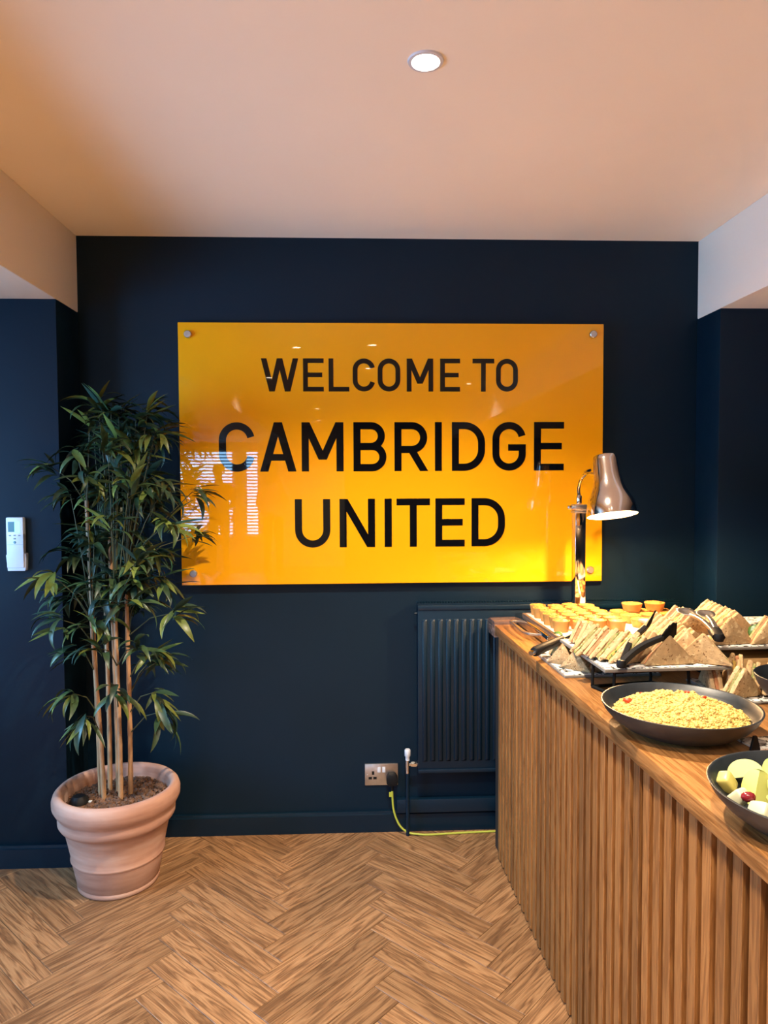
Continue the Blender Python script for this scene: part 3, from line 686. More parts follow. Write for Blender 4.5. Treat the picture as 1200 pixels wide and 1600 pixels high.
# ------------------------------------------------------------------ heated carving station with its lamp
BZ = CZ+.040
def heat_lamp():
    t = thing('heat_lamp', 'chrome heat lamp with a bell shade on a heated base under the pies', 'heat lamp', K(.33, .19, CZ), TH)
    MB().box(-.245, .29, -.195, .215, .006, .040).obj('base', M['chrome'], t, bevel=.003)
    for x in (-.22, .265):
        for y in (-.17, .19): MB().lathe([(0, 0), (.012, 0), (.012, .007)], 16, (x, y, 0)).obj('foot', M['black'], t)
    MB().tube([(-.245, .15, .020), (-.272, .145, .022), (-.285, .12, .024), (-.286, -.06, .024), (-.272, -.086, .022), (-.245, -.09, .020)], .0055, 10).obj('handle', M['brushed'], t)
    px, py = -.002, .190   # post
    MB().box(px-.0205, px+.0205, py-.0205, py+.0205, .04, .438).obj('post', M['chrome'], t, bevel=.002)
    MB().box(px-.0235, px+.0235, py-.0235, py+.0235, .438, .460).box(px-.024, px+.024, py-.024, py+.024, .428, .437).obj('post_cap', M['brushed'], t, bevel=.0015)
    MB().box(px-.045, px-.022, py-.006, py+.006, .442, .456).obj('clamp_knob', M['chrome'], t, bevel=.002)
    MB().lathe([(.0095, .462), (.0105, .464), (.0105, .492), (.0085, .496)], 18, (px, py, 0)).obj('collar', M['chrome'], t)
    # shade: axis tilted so that the mouth turns a little towards the room
    sx, sy, sz = .030, -.055, .430
    A = Matrix.Translation((sx, sy, sz)) @ Euler((R(-13), R(-2.5), 0)).to_matrix().to_4x4()
    o_ = [(.0875, 0), (.0870, .012), (.0852, .028), (.0805, .046), (.0725, .065), (.0620, .084), (.0530, .104), (.0485, .126), (.0462, .148), (.0445, .170), (.0425, .200), (.041, .213), (.036, .2165), (0, .2175)]
    i_ = [(r-.0018, z) for r, z in o_[:-3]]+[(.038, .2125), (0, .213)]
    MB().lathe(o_, 56, M4=A).obj('shade', M['shade'], t, smooth=60)
    shd = t.children[-1] if t.children[-1].name.startswith('shade') else [c for c in t.children if c.name.startswith('shade')][0]
    MB().lathe(i_, 48, M4=A).obj('shade_lining', M['shade_in'], shd, smooth=60)
    MB().lathe([(.0860, 0), (.0872, -.002), (.0878, 0)], 56, M4=A).obj('rim', M['shade'], shd)
    B = A @ Vector((0, 0, .075))
    MB().lathe([(0, .030), (.016, .034), (.030, .045), (.036, .060), (.034, .076), (.022, .095), (.014, .110), (.0135, .14), (0, .141)], 24, M4=A).obj('bulb', M['bulb'], shd, smooth=60)
    e = A @ Vector((-.046, .0, .150))
    pts = [(px, py, .49), (px-.003, py-.004, .525), (px+.000, py-.030, .562), (px+.008, py-.090, .590), (e.x-.006, e.y+.075, e.z+.006), (e.x, e.y+.03, e.z+.002), (e.x+.010, e.y+.004, e.z)]
    P = [Vector(p) for p in pts]; path = []
    for i in range(len(P)-1):
        a, b, c, d = P[max(i-1, 0)], P[i], P[i+1], P[min(i+2, len(P)-1)]
        for k in range(5):
            u = k/5; path.append(.5*((2*b)+(c-a)*u+(2*a-5*b+4*c-d)*u*u+(3*b-a-3*c+d)*u**3))
    path.append(P[-1]); MB().tube(path, .0062, 10).obj('gooseneck', M['chrome'], t)
    d = bpy.data.lights.new('heat_bulb', 'POINT'); d.energy = HEAT; d.color = (1, .58, .25); d.shadow_soft_size = .016
    lo = bpy.data.objects.new('heat_bulb', d); COL.objects.link(lo); lo.parent = t; lo.location = A @ Vector((0, 0, .014))
HEAT = 21
heat_lamp()
def platter(name, label, t0, t1, s0, s1, z, mat, th=.008, lip=.004, cat='tray', edge=None):
    o = thing(name, label, cat, K((t0+t1)/2, (s0+s1)/2, z), TH); a, b = (t1-t0)/2, (s1-s0)/2
    MB().box(-a, a, -b, b, 0, th).obj('plate', edge or mat, o, bevel=.0012, seg=1)
    if edge: MB().box(-a+.004, a-.004, -b+.004, b-.004, th, th+.0008).obj('liner', mat, o, smooth=0)
    return o
def pie_tray():
    o = thing('pie_tray', 'white tray with a steel edge holding the small pies under the lamp', 'tray', K(.355, .245, BZ), TH)
    MB().box(-.255, .27, -.215, .19, .004, .010).obj('tray_bed', M['white_tray'], o, bevel=.001, seg=1)
    mb = MB().box(-.262, -.250, -.22, .195, .0, .014).box(-.262, .275, -.222, -.212, 0, .014).box(.265, .275, -.22, .195, 0, .014).box(-.262, .275, .187, .195, 0, .014)
    mb.obj('tray_rim', M['brushed'], o, bevel=.002)
pie_tray()
PZ = BZ+.010
def pies():
    rnd = random.Random(5)
    def proto(name, label, r, h, grp):
        o = thing(name, label, 'pie', (0, 0, 0), 0, grp)
        scal = lambda k, a: 1+.022*math.sin(a*14) if k in (3, 4, 5, 6) else 1
        MB().lathe([(0, 0), (r*.80, 0), (r*.86, h*.3), (r*.96, h*.84), (r, h*.95), (r*.985, h*1.05), (r*.90, h*1.06), (r*.84, h*.95), (0, h*.93)], 42, mod=scal).obj('crust', M['pastry'], o, smooth=50)
        n = 22; vs = [(0, 0, h*1.10)]; fs = []
        for j in range(1, 6):
            for i in range(n):
                a = 6.2832*i/n; rr = r*.86*j/5
                vs.append((rr*math.cos(a), rr*math.sin(a), h*(.96+.15*(1-(j/5)**3))+rnd.uniform(-.003, .003)))
        for i in range(n): fs.append((0, 1+i, 1+(i+1) % n))
        for j in range(4):
            for i in range(n): a = 1+j*n; fs.append((a+i, a+n+i, a+n+(i+1) % n, a+(i+1) % n))
        MB().add(vs, fs).obj('filling', M['custard'], o, smooth=180)
        return o
    a = proto('pie', '', .029, .036, 'small golden pies in rows on the lamp tray')
    first = True; spots = []
    names = ['first', 'second', 'third', 'fourth', 'fifth', 'sixth']
    for row in range(6):
        for c in range(4 if row > 3 else 4):
            spots.append((.140+c*.0605+(.006 if row % 2 else 0), .385-row*.0605+((c % 2)*.022), row, c))
    for (t, s, row, c) in spots:
        s -= .015
        lb = 'small golden pie, %s from left, %s row from the front of the lamp tray' % (names[c], names[row])
        loc = K(t+rnd.uniform(-.003, .003), s+rnd.uniform(-.003, .003), PZ); rot = (0, 0, rnd.random()*6)
        if first: a.location = loc; a.rotation_euler = rot; a['label'] = lb; first = False
        else: copy_thing(a, lb, loc, rot)
    b = proto('quiche', '', .036, .026, 'larger quiches at the right of the lamp tray'); first = True
    for i, (t, s, lay, lb) in enumerate((( .425, .165, 0, 'larger quiche at the back left of the quiche stack'), (.502, .150, 0, 'larger quiche at the back middle of the quiche stack'), (.578, .150, 0, 'larger quiche at the back right of the quiche stack'),
                               (.43, .245, 0, 'larger quiche in the middle left of the quiche stack'), (.507, .235, 0, 'larger quiche at the centre of the quiche stack'), (.583, .232, 0, 'larger quiche at the middle right of the quiche stack'),
                               (.435, .322, 0, 'larger quiche at the front left beside the small pies'), (.51, .315, 0, 'larger quiche at the front of the stack behind the sandwiches'),
                               (.465, .175, 1, 'quiche stacked on top, left of the pair at the back'), (.555, .165, 1, 'quiche stacked on top, right of the pair at the back'))):
        loc = K(t, s, PZ+.0285*lay); rot = (0, 0, rnd.random()*6)
        if first: b.location = loc; b.rotation_euler = rot; b['label'] = lb; first = False
        else: copy_thing(b, lb, loc, rot)
pies()

# ------------------------------------------------------------------ sandwiches
def wedge(b, h, y0, y1, seed, inset=0, jit=.0012, r=.006, bow=0.0):
    rnd = random.Random(seed); b -= inset; hh = h-inset*.7
    c = [(-b/2, inset*.3), (b/2, inset*.3), (0, hh)]; pts = []
    for i in range(3):
        p = Vector(c[i]); a = (Vector(c[i-1])-p).normalized(); d = (Vector(c[(i+1) % 3])-p).normalized()
        nx = Vector(c[(i+1) % 3]); m = 5
        q0, q1 = p+a*r, p+d*r; pts += [q0, p.lerp((q0+q1)/2, .45), q1]
        for k in range(1, m): pts.append((p+d*r).lerp(nx-d*r, k/m))
    n = len(pts); vs = []; fs = []
    ys = [y0, y0+(y1-y0)*.2, y0+(y1-y0)*.8, y1]; ins = [.0022, 0, 0, .0022]
    for y, iz in zip(ys, ins):
        for p in pts:
            k = 1-iz/(h*.4); cx, cz = 0, h*.36
            vs.append((cx+(p.x-cx)*k+rnd.uniform(-jit, jit), y+rnd.uniform(-jit, jit)*.5+bow*(1-abs(p.x)/(b/2))*.2, max(0, cz+(p.y-cz)*k+(rnd.uniform(-jit, jit) if p.y > .004 else 0))))
    for j in range(3):
        for i in range(n): q = (i+1) % n; fs.append((j*n+i, j*n+q, (j+1)*n+q, (j+1)*n+i))
    ctr = len(vs); vs += [(0, y0, h*.36), (0, y1, h*.36)]
    for i in range(n): q = (i+1) % n; fs.append((ctr, q, i)); fs.append((ctr+1, 3*n+i, 3*n+q))
    return MB().add(vs, fs)
SB, SH, BT, FT = .118, .070, .0115, .0085      # base, height, bread and filling thickness
def sandwich_proto(fill, seed, fname, lumps):
    o = thing('sandwich', '', 'sandwich')
    th = BT*2+FT
    wedge(SB, SH, -th/2, -th/2+BT, seed).obj('bread_slice', M['bread'], o, smooth=50)
    wedge(SB, SH, th/2-BT, th/2, seed+1).obj('bread_slice', M['bread'], o, smooth=50)
    wedge(SB, SH, -FT/2-.001, FT/2+.001, seed+2, inset=.007, jit=.0024).obj('filling', M[fill], o, smooth=50)
    return o
protos = {'egg': sandwich_proto('fill_egg', 10, 'egg', 0), 'ham': sandwich_proto('fill_ham', 20, 'ham', 0), 'salad': sandwich_proto('fill_salad', 30, 'salad', 0)}
used = {}
def sandwich(kind, loc, rot, label, group=None):
    p = protos[kind]
    if kind not in used:
        used[kind] = 1; p.location = loc; p.rotation_euler = rot; p['label'] = label
        if group: p['group'] = group
        return p
    c = copy_thing(p, label, loc, rot)
    if group: c['group'] = group
    elif 'group' in c: del c['group']
    return c
ORD = ['front', 'second', 'third', 'fourth', 'fifth', 'sixth', 'seventh', 'eighth', 'ninth', 'tenth']
def row(t, s, z, phi, kinds, what, group, pitch=.0325, lean=-8, jit=.003, seed=0, sc=(1.25, 1, 1.12)):
    """triangles standing face to face; (t, s) is the middle of the front one, the row runs back"""
    rnd = random.Random(seed)
    for i, k in enumerate(kinds):
        tt = t-math.sin(R(phi))*pitch*i; ss = s-math.cos(R(phi))*pitch*i
        o = sandwich(k, K(tt+rnd.uniform(-jit, jit), ss, z), (R(lean), 0, TH+R(phi)+R(rnd.uniform(-4, 4))), '%s sandwich from the front in %s' % (ORD[i] if i else 'frontmost', what), group)
        o.scale = sc
        if lean: o.location.z += abs(math.sin(R(lean)))*(BT*2+FT)/2
UZ = .990
def upper_tray():
    o = platter('riser_tray', 'printed paper tray raised on a black wire stand over the pressed sandwiches', .060, .395, .59, .94, UZ-.012, M['newsprint'], th=.008, edge=M['slate'])
def wire_riser(label, feet, tray_z, name='wire_riser'):
    # feet: back-left, front-left, front-right, back-right in counter (t, s)
    c = K(sum(f[0] for f in feet)/4, sum(f[1] for f in feet)/4, CZ); o = thing(name, label, 'stand', c, 0)
    P = [K(a, b, CZ+.0045)-c for a, b in feet]; hgt = tray_z-CZ-.0045
    for i in range(4): MB().tube([P[i], P[(i+1) % 4]], .0042, 8).obj('base_bar', M['black_matt'], o)
    T = [p.lerp(sum(P, Vector())/4, .02)+Vector((0, 0, hgt-.0045)) for p in P]
    for i in range(4): MB().tube([P[i], T[i]], .0042, 8).obj('leg', M['black_matt'], o)
    for i in range(4): MB().tube([T[i], T[(i+1) % 4]], .0040, 8).obj('top_bar', M['black_matt'], o)
M['slate'] = plain('grey_tray_edge', (.20, .19, .17), .35)
upper_tray()
wire_riser('black wire stand under the left raised sandwich tray', [(.064, .845), (.090, .925), (.300, .905), (.236, .820)], UZ-.012)
wire_riser('rear black wire stand hidden under the left raised sandwich tray', [(.27, .61), (.27, .66), (.36, .66), (.36, .61)], UZ-.012)
# row on the left of the raised tray: cut sides to the viewer
row(.165, .868, UZ-.003, 34, ['salad', 'egg', 'salad', 'ham', 'salad'], 'the left row on the near raised tray', 'sandwiches on the near raised tray', seed=1, lean=20)
row(.135, .640, UZ-.003, 50, ['salad', 'ham'], 'the back left pair on the near raised tray', 'sandwiches on the near raised tray', seed=9, lean=14, sc=(1, 1, .85))
row(.335, .835, UZ-.003, -4, ['egg']*8, 'the right row on the near raised tray', 'sandwiches on the near raised tray', seed=2, lean=8)
sandwich('ham', K(.244, .902, UZ-.003), (R(-4), 0, TH+R(4)), 'triangular sandwich with its malted face to the camera beside the black tongs', 'sandwiches on the near raised tray')
sandwich('ham', K(.222, .855, UZ-.003), (R(-4), 0, TH+R(16)), 'sandwich leaning behind the malted one beside the black tongs', 'sandwiches on the near raised tray')
sandwich('salad', K(.338, .900, UZ-.003), (R(-5), 0, TH+R(-34)), 'triangular sandwich at the front right corner of the near raised tray', 'sandwiches on the near raised tray')
sandwich('salad', K(.310, .873, UZ-.003), (R(-5), 0, TH+R(-30)), 'sandwich tucked behind the front right one on the near raised tray', 'sandwiches on the near raised tray')
# pressed sandwiches on the flat tray below
platter('flat_tray', 'printed paper tray lying flat on the worktop below the raised tray', .022, .30, .45, .748, CZ, M['newsprint'], th=.007, edge=M['slate'])
for i, (k, t, s, ph, lb) in enumerate((('egg', .062, .625, -42, 'sandwich standing at the left edge of the flat tray'), ('ham', .105, .715, -48, 'pink ham sandwich at the front of the flat tray under the riser'), ('ham', .165, .700, 12, 'ham sandwich in the shade under the near raised tray'),
                                   ('egg', .085, .60, 30, 'sandwich on the flat tray behind the black handle'), ('ham', .225, .70, 85, 'sandwich deepest in the shade on the flat tray'), ('salad', .10, .50, 15, 'sandwich with green leaves at the back of the flat tray'))):
    if i == 1: t, s = .080, .690
    if i == 2: t, s = .135, .705
    o = sandwich(k, K(t, s, CZ+.0085), (0, 0, TH+R(ph)), lb, 'sandwiches on the flat tray'); o.scale = (.86, 1, .90) if i in (0, 1) else (.78, 1, .74)
# the second raised tray on the right
U2 = 1.0
platter('riser_tray', 'printed paper tray raised on wire legs at the right edge of the picture', .405, .86, .36, .785, U2-.010, M['newsprint'], th=.007, edge=M['slate'])
wire_riser('black wire stand under the right raised sandwich tray', [(.425, .50), (.425, .755), (.80, .755), (.80, .50)], U2-.010)
for x in (): pass
MBL = None
row(.570, .655, U2-.002, -6, ['egg', 'salad', 'egg', 'ham', 'egg', 'salad', 'egg'], 'the long row on the right raised tray', 'sandwiches on the right raised tray', seed=3, lean=8)
sandwich('egg', K(.500, .745, U2-.002), (R(-5), 0, TH+R(6)), 'sandwich with its face to the camera at the left front of the right tray', 'sandwiches on the right raised tray')
sandwich('ham', K(.622, .742, U2-.002), (R(-5), 0, TH+R(10)), 'sandwich with its face to the camera at the right edge of the picture', 'sandwiches on the right raised tray')
row(.452, .62, U2-.002, 12, ['ham', 'egg', 'ham'], 'the short row behind the steel tongs', 'sandwiches on the right raised tray', seed=4, lean=8)
def leaf_blob(label, loc, size, rz, tilt):
    rnd = random.Random(int(size*9999)); n = 9; m = 7; vs = []; fs = []
    for i in range(n):
        for j in range(m):
            u, v = i/(n-1), j/(m-1)-.5; wd = math.sin(math.pi*(.12+.82*u))
            vs.append((v*wd*size*.8, u*size, .18*size*math.sin(u*3)+abs(v)*size*.3+rnd.uniform(-.05, .05)*size))
    for i in range(n-1):
        for j in range(m-1): fs.append((i*m+j, i*m+j+1, (i+1)*m+j+1, (i+1)*m+j))
    o = MB().add(vs, fs).obj('lettuce_leaf', M['lettuce'], None, smooth=180); o.location = loc; o.rotation_euler = (tilt, 0, rz)
    sm = o.modifiers.new('thick', 'SOLIDIFY'); sm.thickness = .001
    return tag(o, label, 'lettuce')
leaf_blob('curled green lettuce leaf poking out at the right raised tray', K(.590, .715, U2+.004), .045, TH+R(-75), R(55))
leaf_blob('small green salad sprig behind the black handle', K(.105, .475, CZ+.055), .03, TH+R(40), R(10))
# a pale oak riser block under the right tray and upright sandwiches before it
o = thing('wooden_block', 'pale oak riser block behind the lower right sandwiches', 'wooden block', K(.59, .66, CZ), TH)
MB().box(-.10, .16, -.10, .09, .0, .046).obj('block', M['oak_block'], o, bevel=.002)
platter('flat_tray', 'printed paper tray lying flat under the lower right sandwiches', .345, .66, .80, 1.02, CZ, M['newsprint'], th=.006, edge=M['slate'])
for i, (k, t, s, ph, ln, lb) in enumerate((('ham', .370, .885, 78, 0, 'upright sandwich nearest the couscous bowl under the trays'), ('salad', .398, .975, 18, 0, 'dark shaded sandwich face just behind the couscous bowl rim'),
        ('egg', .415, .900, 70, 6, 'upright sandwich with a green filling in the lower right group'), ('salad', .452, .925, 62, 8, 'upright sandwich in the middle of the lower right group'),
        ('egg', .490, .945, 58, 10, 'upright sandwich beside the carrot bowl'), ('ham', .455, .850, 66, 4, 'upright sandwich at the back of the lower right group'), ('egg', .535, .90, 50, 4, 'sandwich at the right edge of the lower right group'))):
    z = CZ+.0075
    sandwich(k, K(t, s, z+(.003 if ln else 0)), (R(ln), 0, TH+R(ph)), lb, 'sandwiches in the lower right group').scale = (1.05, 1, 1.1)

# ------------------------------------------------------------------ tongs
def tongs(label, joint, heads, mat_arm, mat_head, spoon, name='tongs'):
    J = Vector(joint); o = thing(name, label, 'tongs', J)
    for hd in heads:
        Hd = Vector(hd)-J; L = Hd.length; d = Hd.normalized()
        side = d.cross(Vector((0, 0, 1))).normalized(); up = side.cross(d)
        if not spoon: side, up = (side*.42+up*.91), (up*.42-side*.91)
        a = MB(); n = 8; vs = []; fs = []
        for i in range(n+1):
            u = i/n; c = d*(L*.74*u)+up*(.010*math.sin(u*math.pi)); wd = (.0085-.0025*u)*(1 if spoon else 1.35); tk = .0045 if spoon else .0065
            vs += [c-side*wd-up*tk, c+side*wd-up*tk, c+side*wd*.8+up*tk, c-side*wd*.8+up*tk]
        for i in range(n):
            for k in range(4): fs.append((4*i+k, 4*i+(k+1) % 4, 4*i+4+(k+1) % 4, 4*i+4+k))
        fs += [(0, 3, 2, 1), (4*n, 4*n+1, 4*n+2, 4*n+3)]
        a.add(vs, fs).obj('arm', mat_arm, o, bevel=.0015, seg=1)
        hm = MB(); vs = []; fs = []; n = 14; m = 6
        for i in range(n+1):
            u = i/n; w_ = (.010+.019*math.sin(min(1, u*1.25)*math.pi*.62)) if not spoon else (.006+.019*math.sqrt(max(0, 1-((u-.55)/.47)**2)) if u > .1 else .007)
            if not spoon: w_ += .0022*math.cos(u*26)*(u > .25); w_ *= (1 if u < .92 else .75)
            if spoon and u > .98: w_ = .006
            for k in range(m+1):
                v = k/m*2-1; dep = (.007 if spoon else .005)*(1-v*v)*math.sin(math.pi*min(1, u+.1))
                vs.append(d*(L*.72+L*.28*u)+side*w_*v-up*dep)
        for i in range(n):
            for k in range(m): q = i*(m+1)+k; fs.append((q, q+1, q+m+2, q+m+1))
        h = hm.add(vs, fs).obj('head', mat_head, o, smooth=60); sm = h.modifiers.new('thick', 'SOLIDIFY'); sm.thickness = .0022 if not spoon else .0012
    MB().lathe([(0, -.010), (.011, -.010), (.0125, -.006), (.0125, .006), (.011, .010), (0, .010)], 20).obj('hinge', M['black'], o)
    return o
tongs('black scalloped serving tongs open on the near raised tray', K(.100, .948, 1.003), [K(.262, .775, 1.088), K(.268, .895, 1.078)], M['black'], M['black_matt'], False)
st = tongs('steel spoon-headed tongs with a black handle lying on the right sandwiches', K(.378, .905, 1.054), [K(.405, .66, 1.088), K(.455, .69, 1.086)], M['brushed'], M['brushed'], True)
a = Vector(K(.378, .905, 1.054)); b_ = Vector(K(.410, .80, 1.072)); MB().tube([(0, .0, 0), (b_-a)*.35, (b_-a)*.8], [.011, .012, .009], 10, sx=1.5).obj('handle_grip', M['black'], st, smooth=60)
def handle():
    A, B = K(-.018, .585, .948), K(.10, .495, .965); o = thing('serving_tongs', 'black-handled tongs resting on the flat tray over the counter edge', 'tongs', A)
    d = B-A
    MB().tube([d*0, d*.04, d*.5, d*1.0], [.0135, .0155, .0145, .0115], 12, sx=1.0).obj('grip', M['black'], o, smooth=50)
    MB().tube([d*-.10, d*.02], [.007, .008], 10, sx=1.4).obj('end_loop', M['chrome'], o)
    MB().tube([d*1.0, d*1.5+Vector((0, 0, -.002))], [.006, .005], 8).obj('arm', M['chrome'], o)
handle()

# ------------------------------------------------------------------ bowls and salads
def bowl_mesh(rad, h):
    k = rad/.165; q = h/.062
    prof = [(0, 0), (.088, 0), (.092, .002), (.118, .012), (.142, .029), (.157, .046), (.1645, .060), (.1655, .0625), (.163, .0635), (.160, .062), (.153, .048), (.137, .032), (.113, .017), (.085, .008), (0, .006)]
    return MB().lathe([(r*k, z*q) for r, z in prof], 80)
def bowl(label, t, s, rad=.165, h=.062, z=CZ):
    o = bowl_mesh(rad, h).obj('serving_bowl', M['ceramic'], None, smooth=50); o.location = K(t, s, z)
    return tag(o, label, 'bowl')
ICO_V = [(0, 0, 1), (.89, 0, .45), (.28, .85, .45), (-.72, .53, .45), (-.72, -.53, .45), (.28, -.85, .45), (.72, .53, -.45), (-.28, .85, -.45), (-.89, 0, -.45), (-.28, -.85, -.45), (.72, -.53, -.45), (0, 0, -1)]
ICO_F = [(0, 1, 2), (0, 2, 3), (0, 3, 4), (0, 4, 5), (0, 5, 1), (1, 6, 2), (2, 7, 3), (3, 8, 4), (4, 9, 5), (5, 10, 1), (6, 7, 2), (7, 8, 3), (8, 9, 4), (9, 10, 5), (10, 6, 1), (11, 7, 6), (11, 8, 7), (11, 9, 8), (11, 10, 9), (11, 6, 10)]
B1 = (.132, 1.183)
bowl('wide charcoal stoneware bowl heaped with couscous on the worktop', *B1)
def couscous():
    from mathutils import noise
    rnd = random.Random(8)
    def hgt(x, y):
        r = math.hypot(x/1.12, y)/.124
        if r > 1: return None
        return .037+.037*(1-r**2.2)+.010*noise.noise(Vector((x*22, y*22, .3)))*(1-r)+.008*noise.noise(Vector((x*70, y*70, 1.3)))
    root = thing('couscous_salad', 'pale yellow couscous salad heaped in the charcoal bowl', 'couscous', K(*B1, CZ), TH+R(-32)); root['kind'] = 'stuff'
    n = 60; vs = []; fs = []; idx = {}
    for i in range(n+1):
        for j in range(n+1):
            u, v = (i/n-.5)*.30, (j/n-.5)*.26
            z = hgt(u, v)
            if z is not None: idx[i, j] = len(vs); vs.append((u, v, z))
    for i in range(n):
        for j in range(n):
            q = [(i, j), (i+1, j), (i+1, j+1), (i, j+1)]
            if all(k in idx for k in q): fs.append(tuple(idx[k] for k in q))
    mb = MB().add(vs, fs)
    for _ in range(6500):
        x, y = rnd.uniform(-.144, .144), rnd.uniform(-.128, .128); z = hgt(x, y)
        if z is None: continue
        s = rnd.uniform(.0018, .0034) if rnd.random() < .9 else rnd.uniform(.004, .006)
        mb.add([(x+v[0]*s*1.1, y+v[1]*s, z+v[2]*s*.8+.0006) for v in ICO_V], ICO_F)
    tag(mb.obj('couscous', M['couscous'], root, smooth=0), kind='stuff')
    mw = Matrix.Translation(root.location) @ Matrix.Rotation(TH+R(-32), 4, 'Z')
    def bit(nm, lb, cat, mat, x, y, s, k):
        m = MB().add([(v[0]*s*1.3, v[1]*s*.8, v[2]*s*.55) for v in ICO_V], ICO_F); z = hgt(x, y) or .03
        o = m.obj(nm, M[mat], None, bevel=0, smooth=60); o.location = mw @ Vector((x, y, z+.004)); o.rotation_euler = (.3*k, .2, k*1.1); tag(o, lb, cat)
    bit('diced_pepper', 'bright red pepper piece at the left end of the couscous', 'pepper', 'pepper', -.104, -.012, .0125, 0)
    bit('diced_pepper', 'small red pepper piece at the back left of the couscous', 'pepper', 'pepper', -.085, .052, .0080, 1)
    bit('diced_pepper', 'small red pepper piece near the top of the couscous heap', 'pepper', 'pepper', .010, .060, .0072, 2)
    bit('diced_pepper', 'reddish pepper piece right of the couscous summit', 'pepper', 'pepper', .045, .030, .0078, 3)
    bit('herb_sliver', 'dark herb sliver on top of the couscous', 'herb', 'herb', -.035, .045, .0078, 2)
couscous()
B2 = (.140, 1.622)
bowl('charcoal stoneware bowl of cut apple at the lower right edge', *B2)
def fruit():
    def apple_wedge(lb, t, s, z, nrm, axis, L=.058, spread=70, core=False):
        o = thing('apple_wedge', lb, 'apple', K(t, s, CZ+z), 0)
        h = R(spread/2); ln = Vector((0, 0, 1)) if core else Vector((math.cos(h), 0, math.sin(h))); la = Vector((0, 1, 0)); lc = ln.cross(la)
        Nn = Vector(nrm).normalized(); A = Vector(axis); A = (A-Nn*A.dot(Nn)).normalized(); Cc = Nn.cross(A)
        o.rotation_euler = (Matrix((Nn, A, Cc)).transposed() @ Matrix((ln, la, lc))).to_euler()
        n, m = 14, 8; vs = []; r = L/2
        for i in range(n+1):
            a = math.pi*i/n
            for j in range(m+1):
                b = R(-spread/2+spread*j/m); rr = r*1.06*math.sin(a)**.8 if 0 < i < n else 0
                vs.append((rr*math.sin(b), -r*math.cos(a)*1.02, -rr*math.cos(b)))
        fs = []
        for i in range(n):
            for j in range(m): q = i*(m+1)+j; fs.append((q, q+1, q+m+2, q+m+1))
        MB().add(vs, fs).obj('skin', M['apple_skin'], o, smooth=60)
        for side in (0, m):
            edge = [vs[i*(m+1)+side] for i in range(n+1)]; ax = [(0, -r*math.cos(math.pi*i/n)*1.0, -.0022) for i in range(n+1)]
            MB().add(edge+ax, [(i, i+1, n+2+i, n+1+i) for i in range(n)]).obj('flesh', M['apple_flesh'], o, smooth=180)
        return o
    a = apple_wedge
    a('apple wedge lying with its cut face up at the back left of the fruit bowl', .074, 1.530, .046, (-.40, -.80, .62), (-.95, .2, -.15), .058, 75)
    a('apple wedge standing on end in the middle of the fruit bowl', .056, 1.585, .053, (-.50, -.80, .40), (.30, .2, 1), .058, 95, True)
    a('apple wedge standing behind at the right of the fruit bowl', .100, 1.560, .058, (-.60, -.70, .35), (-.15, .1, 1), .060, 80, True)
    a('apple wedge at the far right of the fruit bowl', .150, 1.555, .066, (-.3, -.7, .7), (.6, -.4, .5), .062, 75)
    a('apple wedge lying in the right half of the fruit bowl', .175, 1.63, .056, (-.2, -.5, .8), (.9, .2, 0), .062, 75)
    rnd = random.Random(2)
    def chunk(nm, lb, mat, t, s, z, sz, cat):
        m = MB().box(-sz, sz, -sz*.8, sz*.8, -sz*.7, sz*.7); o = m.obj(nm, M[mat], None, bevel=sz*.35, seg=3, smooth=60)
        o.location = K(t, s, CZ+z); o.rotation_euler = (rnd.random(), rnd.random(), rnd.random()*3); tag(o, lb, cat)
    chunk('melon_chunk', 'yellow melon chunk under the left apple wedge', 'melon', .030, 1.545, .046, .016, 'melon')
    chunk('melon_chunk', 'pale melon chunk at the left rim beside the grape', 'melon_pale', .022, 1.592, .040, .016, 'melon')
    chunk('melon_chunk', 'pale melon chunk at the front below the red grape', 'melon_pale', .028, 1.645, .042, .018, 'melon')
    chunk('melon_chunk', 'yellow melon cube in front of the standing apple wedge', 'melon', .062, 1.630, .050, .014, 'melon')
    chunk('melon_chunk', 'yellow melon cube right of the standing apple wedge', 'melon', .088, 1.592, .058, .014, 'melon')
    chunk('melon_chunk', 'yellow melon cube at the front right of the fruit bowl', 'melon', .085, 1.670, .046, .015, 'melon')
    chunk('melon_chunk', 'yellow melon cube in the right half of the fruit bowl', 'melon', .13, 1.63, .052, .015, 'melon')
    chunk('melon_chunk', 'pale melon chunk low in the middle of the fruit bowl', 'melon_pale', .085, 1.56, .028, .020, 'melon')
    g = MB().lathe([(0, -.011), (.005, -.0092), (.0078, -.004), (.0078, .004), (.005, .0092), (0, .011)], 20).obj('grape', M['grape'], None, smooth=180)
    g.location = K(.022, 1.618, CZ+.054); g.rotation_euler = (R(80), 0, R(70)); tag(g, 'shiny dark red grape beside the pale melon at the left', 'grape')
fruit()
bowl('black bowl of carrot strips at the right edge beside the sandwiches', .492, 1.105, .122, .070, CZ+.020)
o = thing('bowl_stand', 'small dark stand under the black carrot bowl', 'stand', K(.492, 1.105, CZ)); MB().lathe([(0, 0), (.075, 0), (.078, .003), (.066, .019), (0, .0195)], 40).obj('stand', M['black'], o)
rnd = random.Random(4)
for k in range(7):
    a = MB().tube([(-.024, 0, 0), (0, 0, .002), (.024, .002, 0)], .0028, 6).obj('carrot_strip', M['carrot'], None)
    a.location = K(.46+rnd.uniform(-.035, .05), 1.10+rnd.uniform(-.04, .05), CZ+.064+k*.0035); a.rotation_euler = (rnd.uniform(-.2, .2), rnd.uniform(-.2, .2), rnd.random()*3)
    tag(a, 'orange carrot strip lying in the black bowl', 'carrot', 'carrot strips in the black bowl')
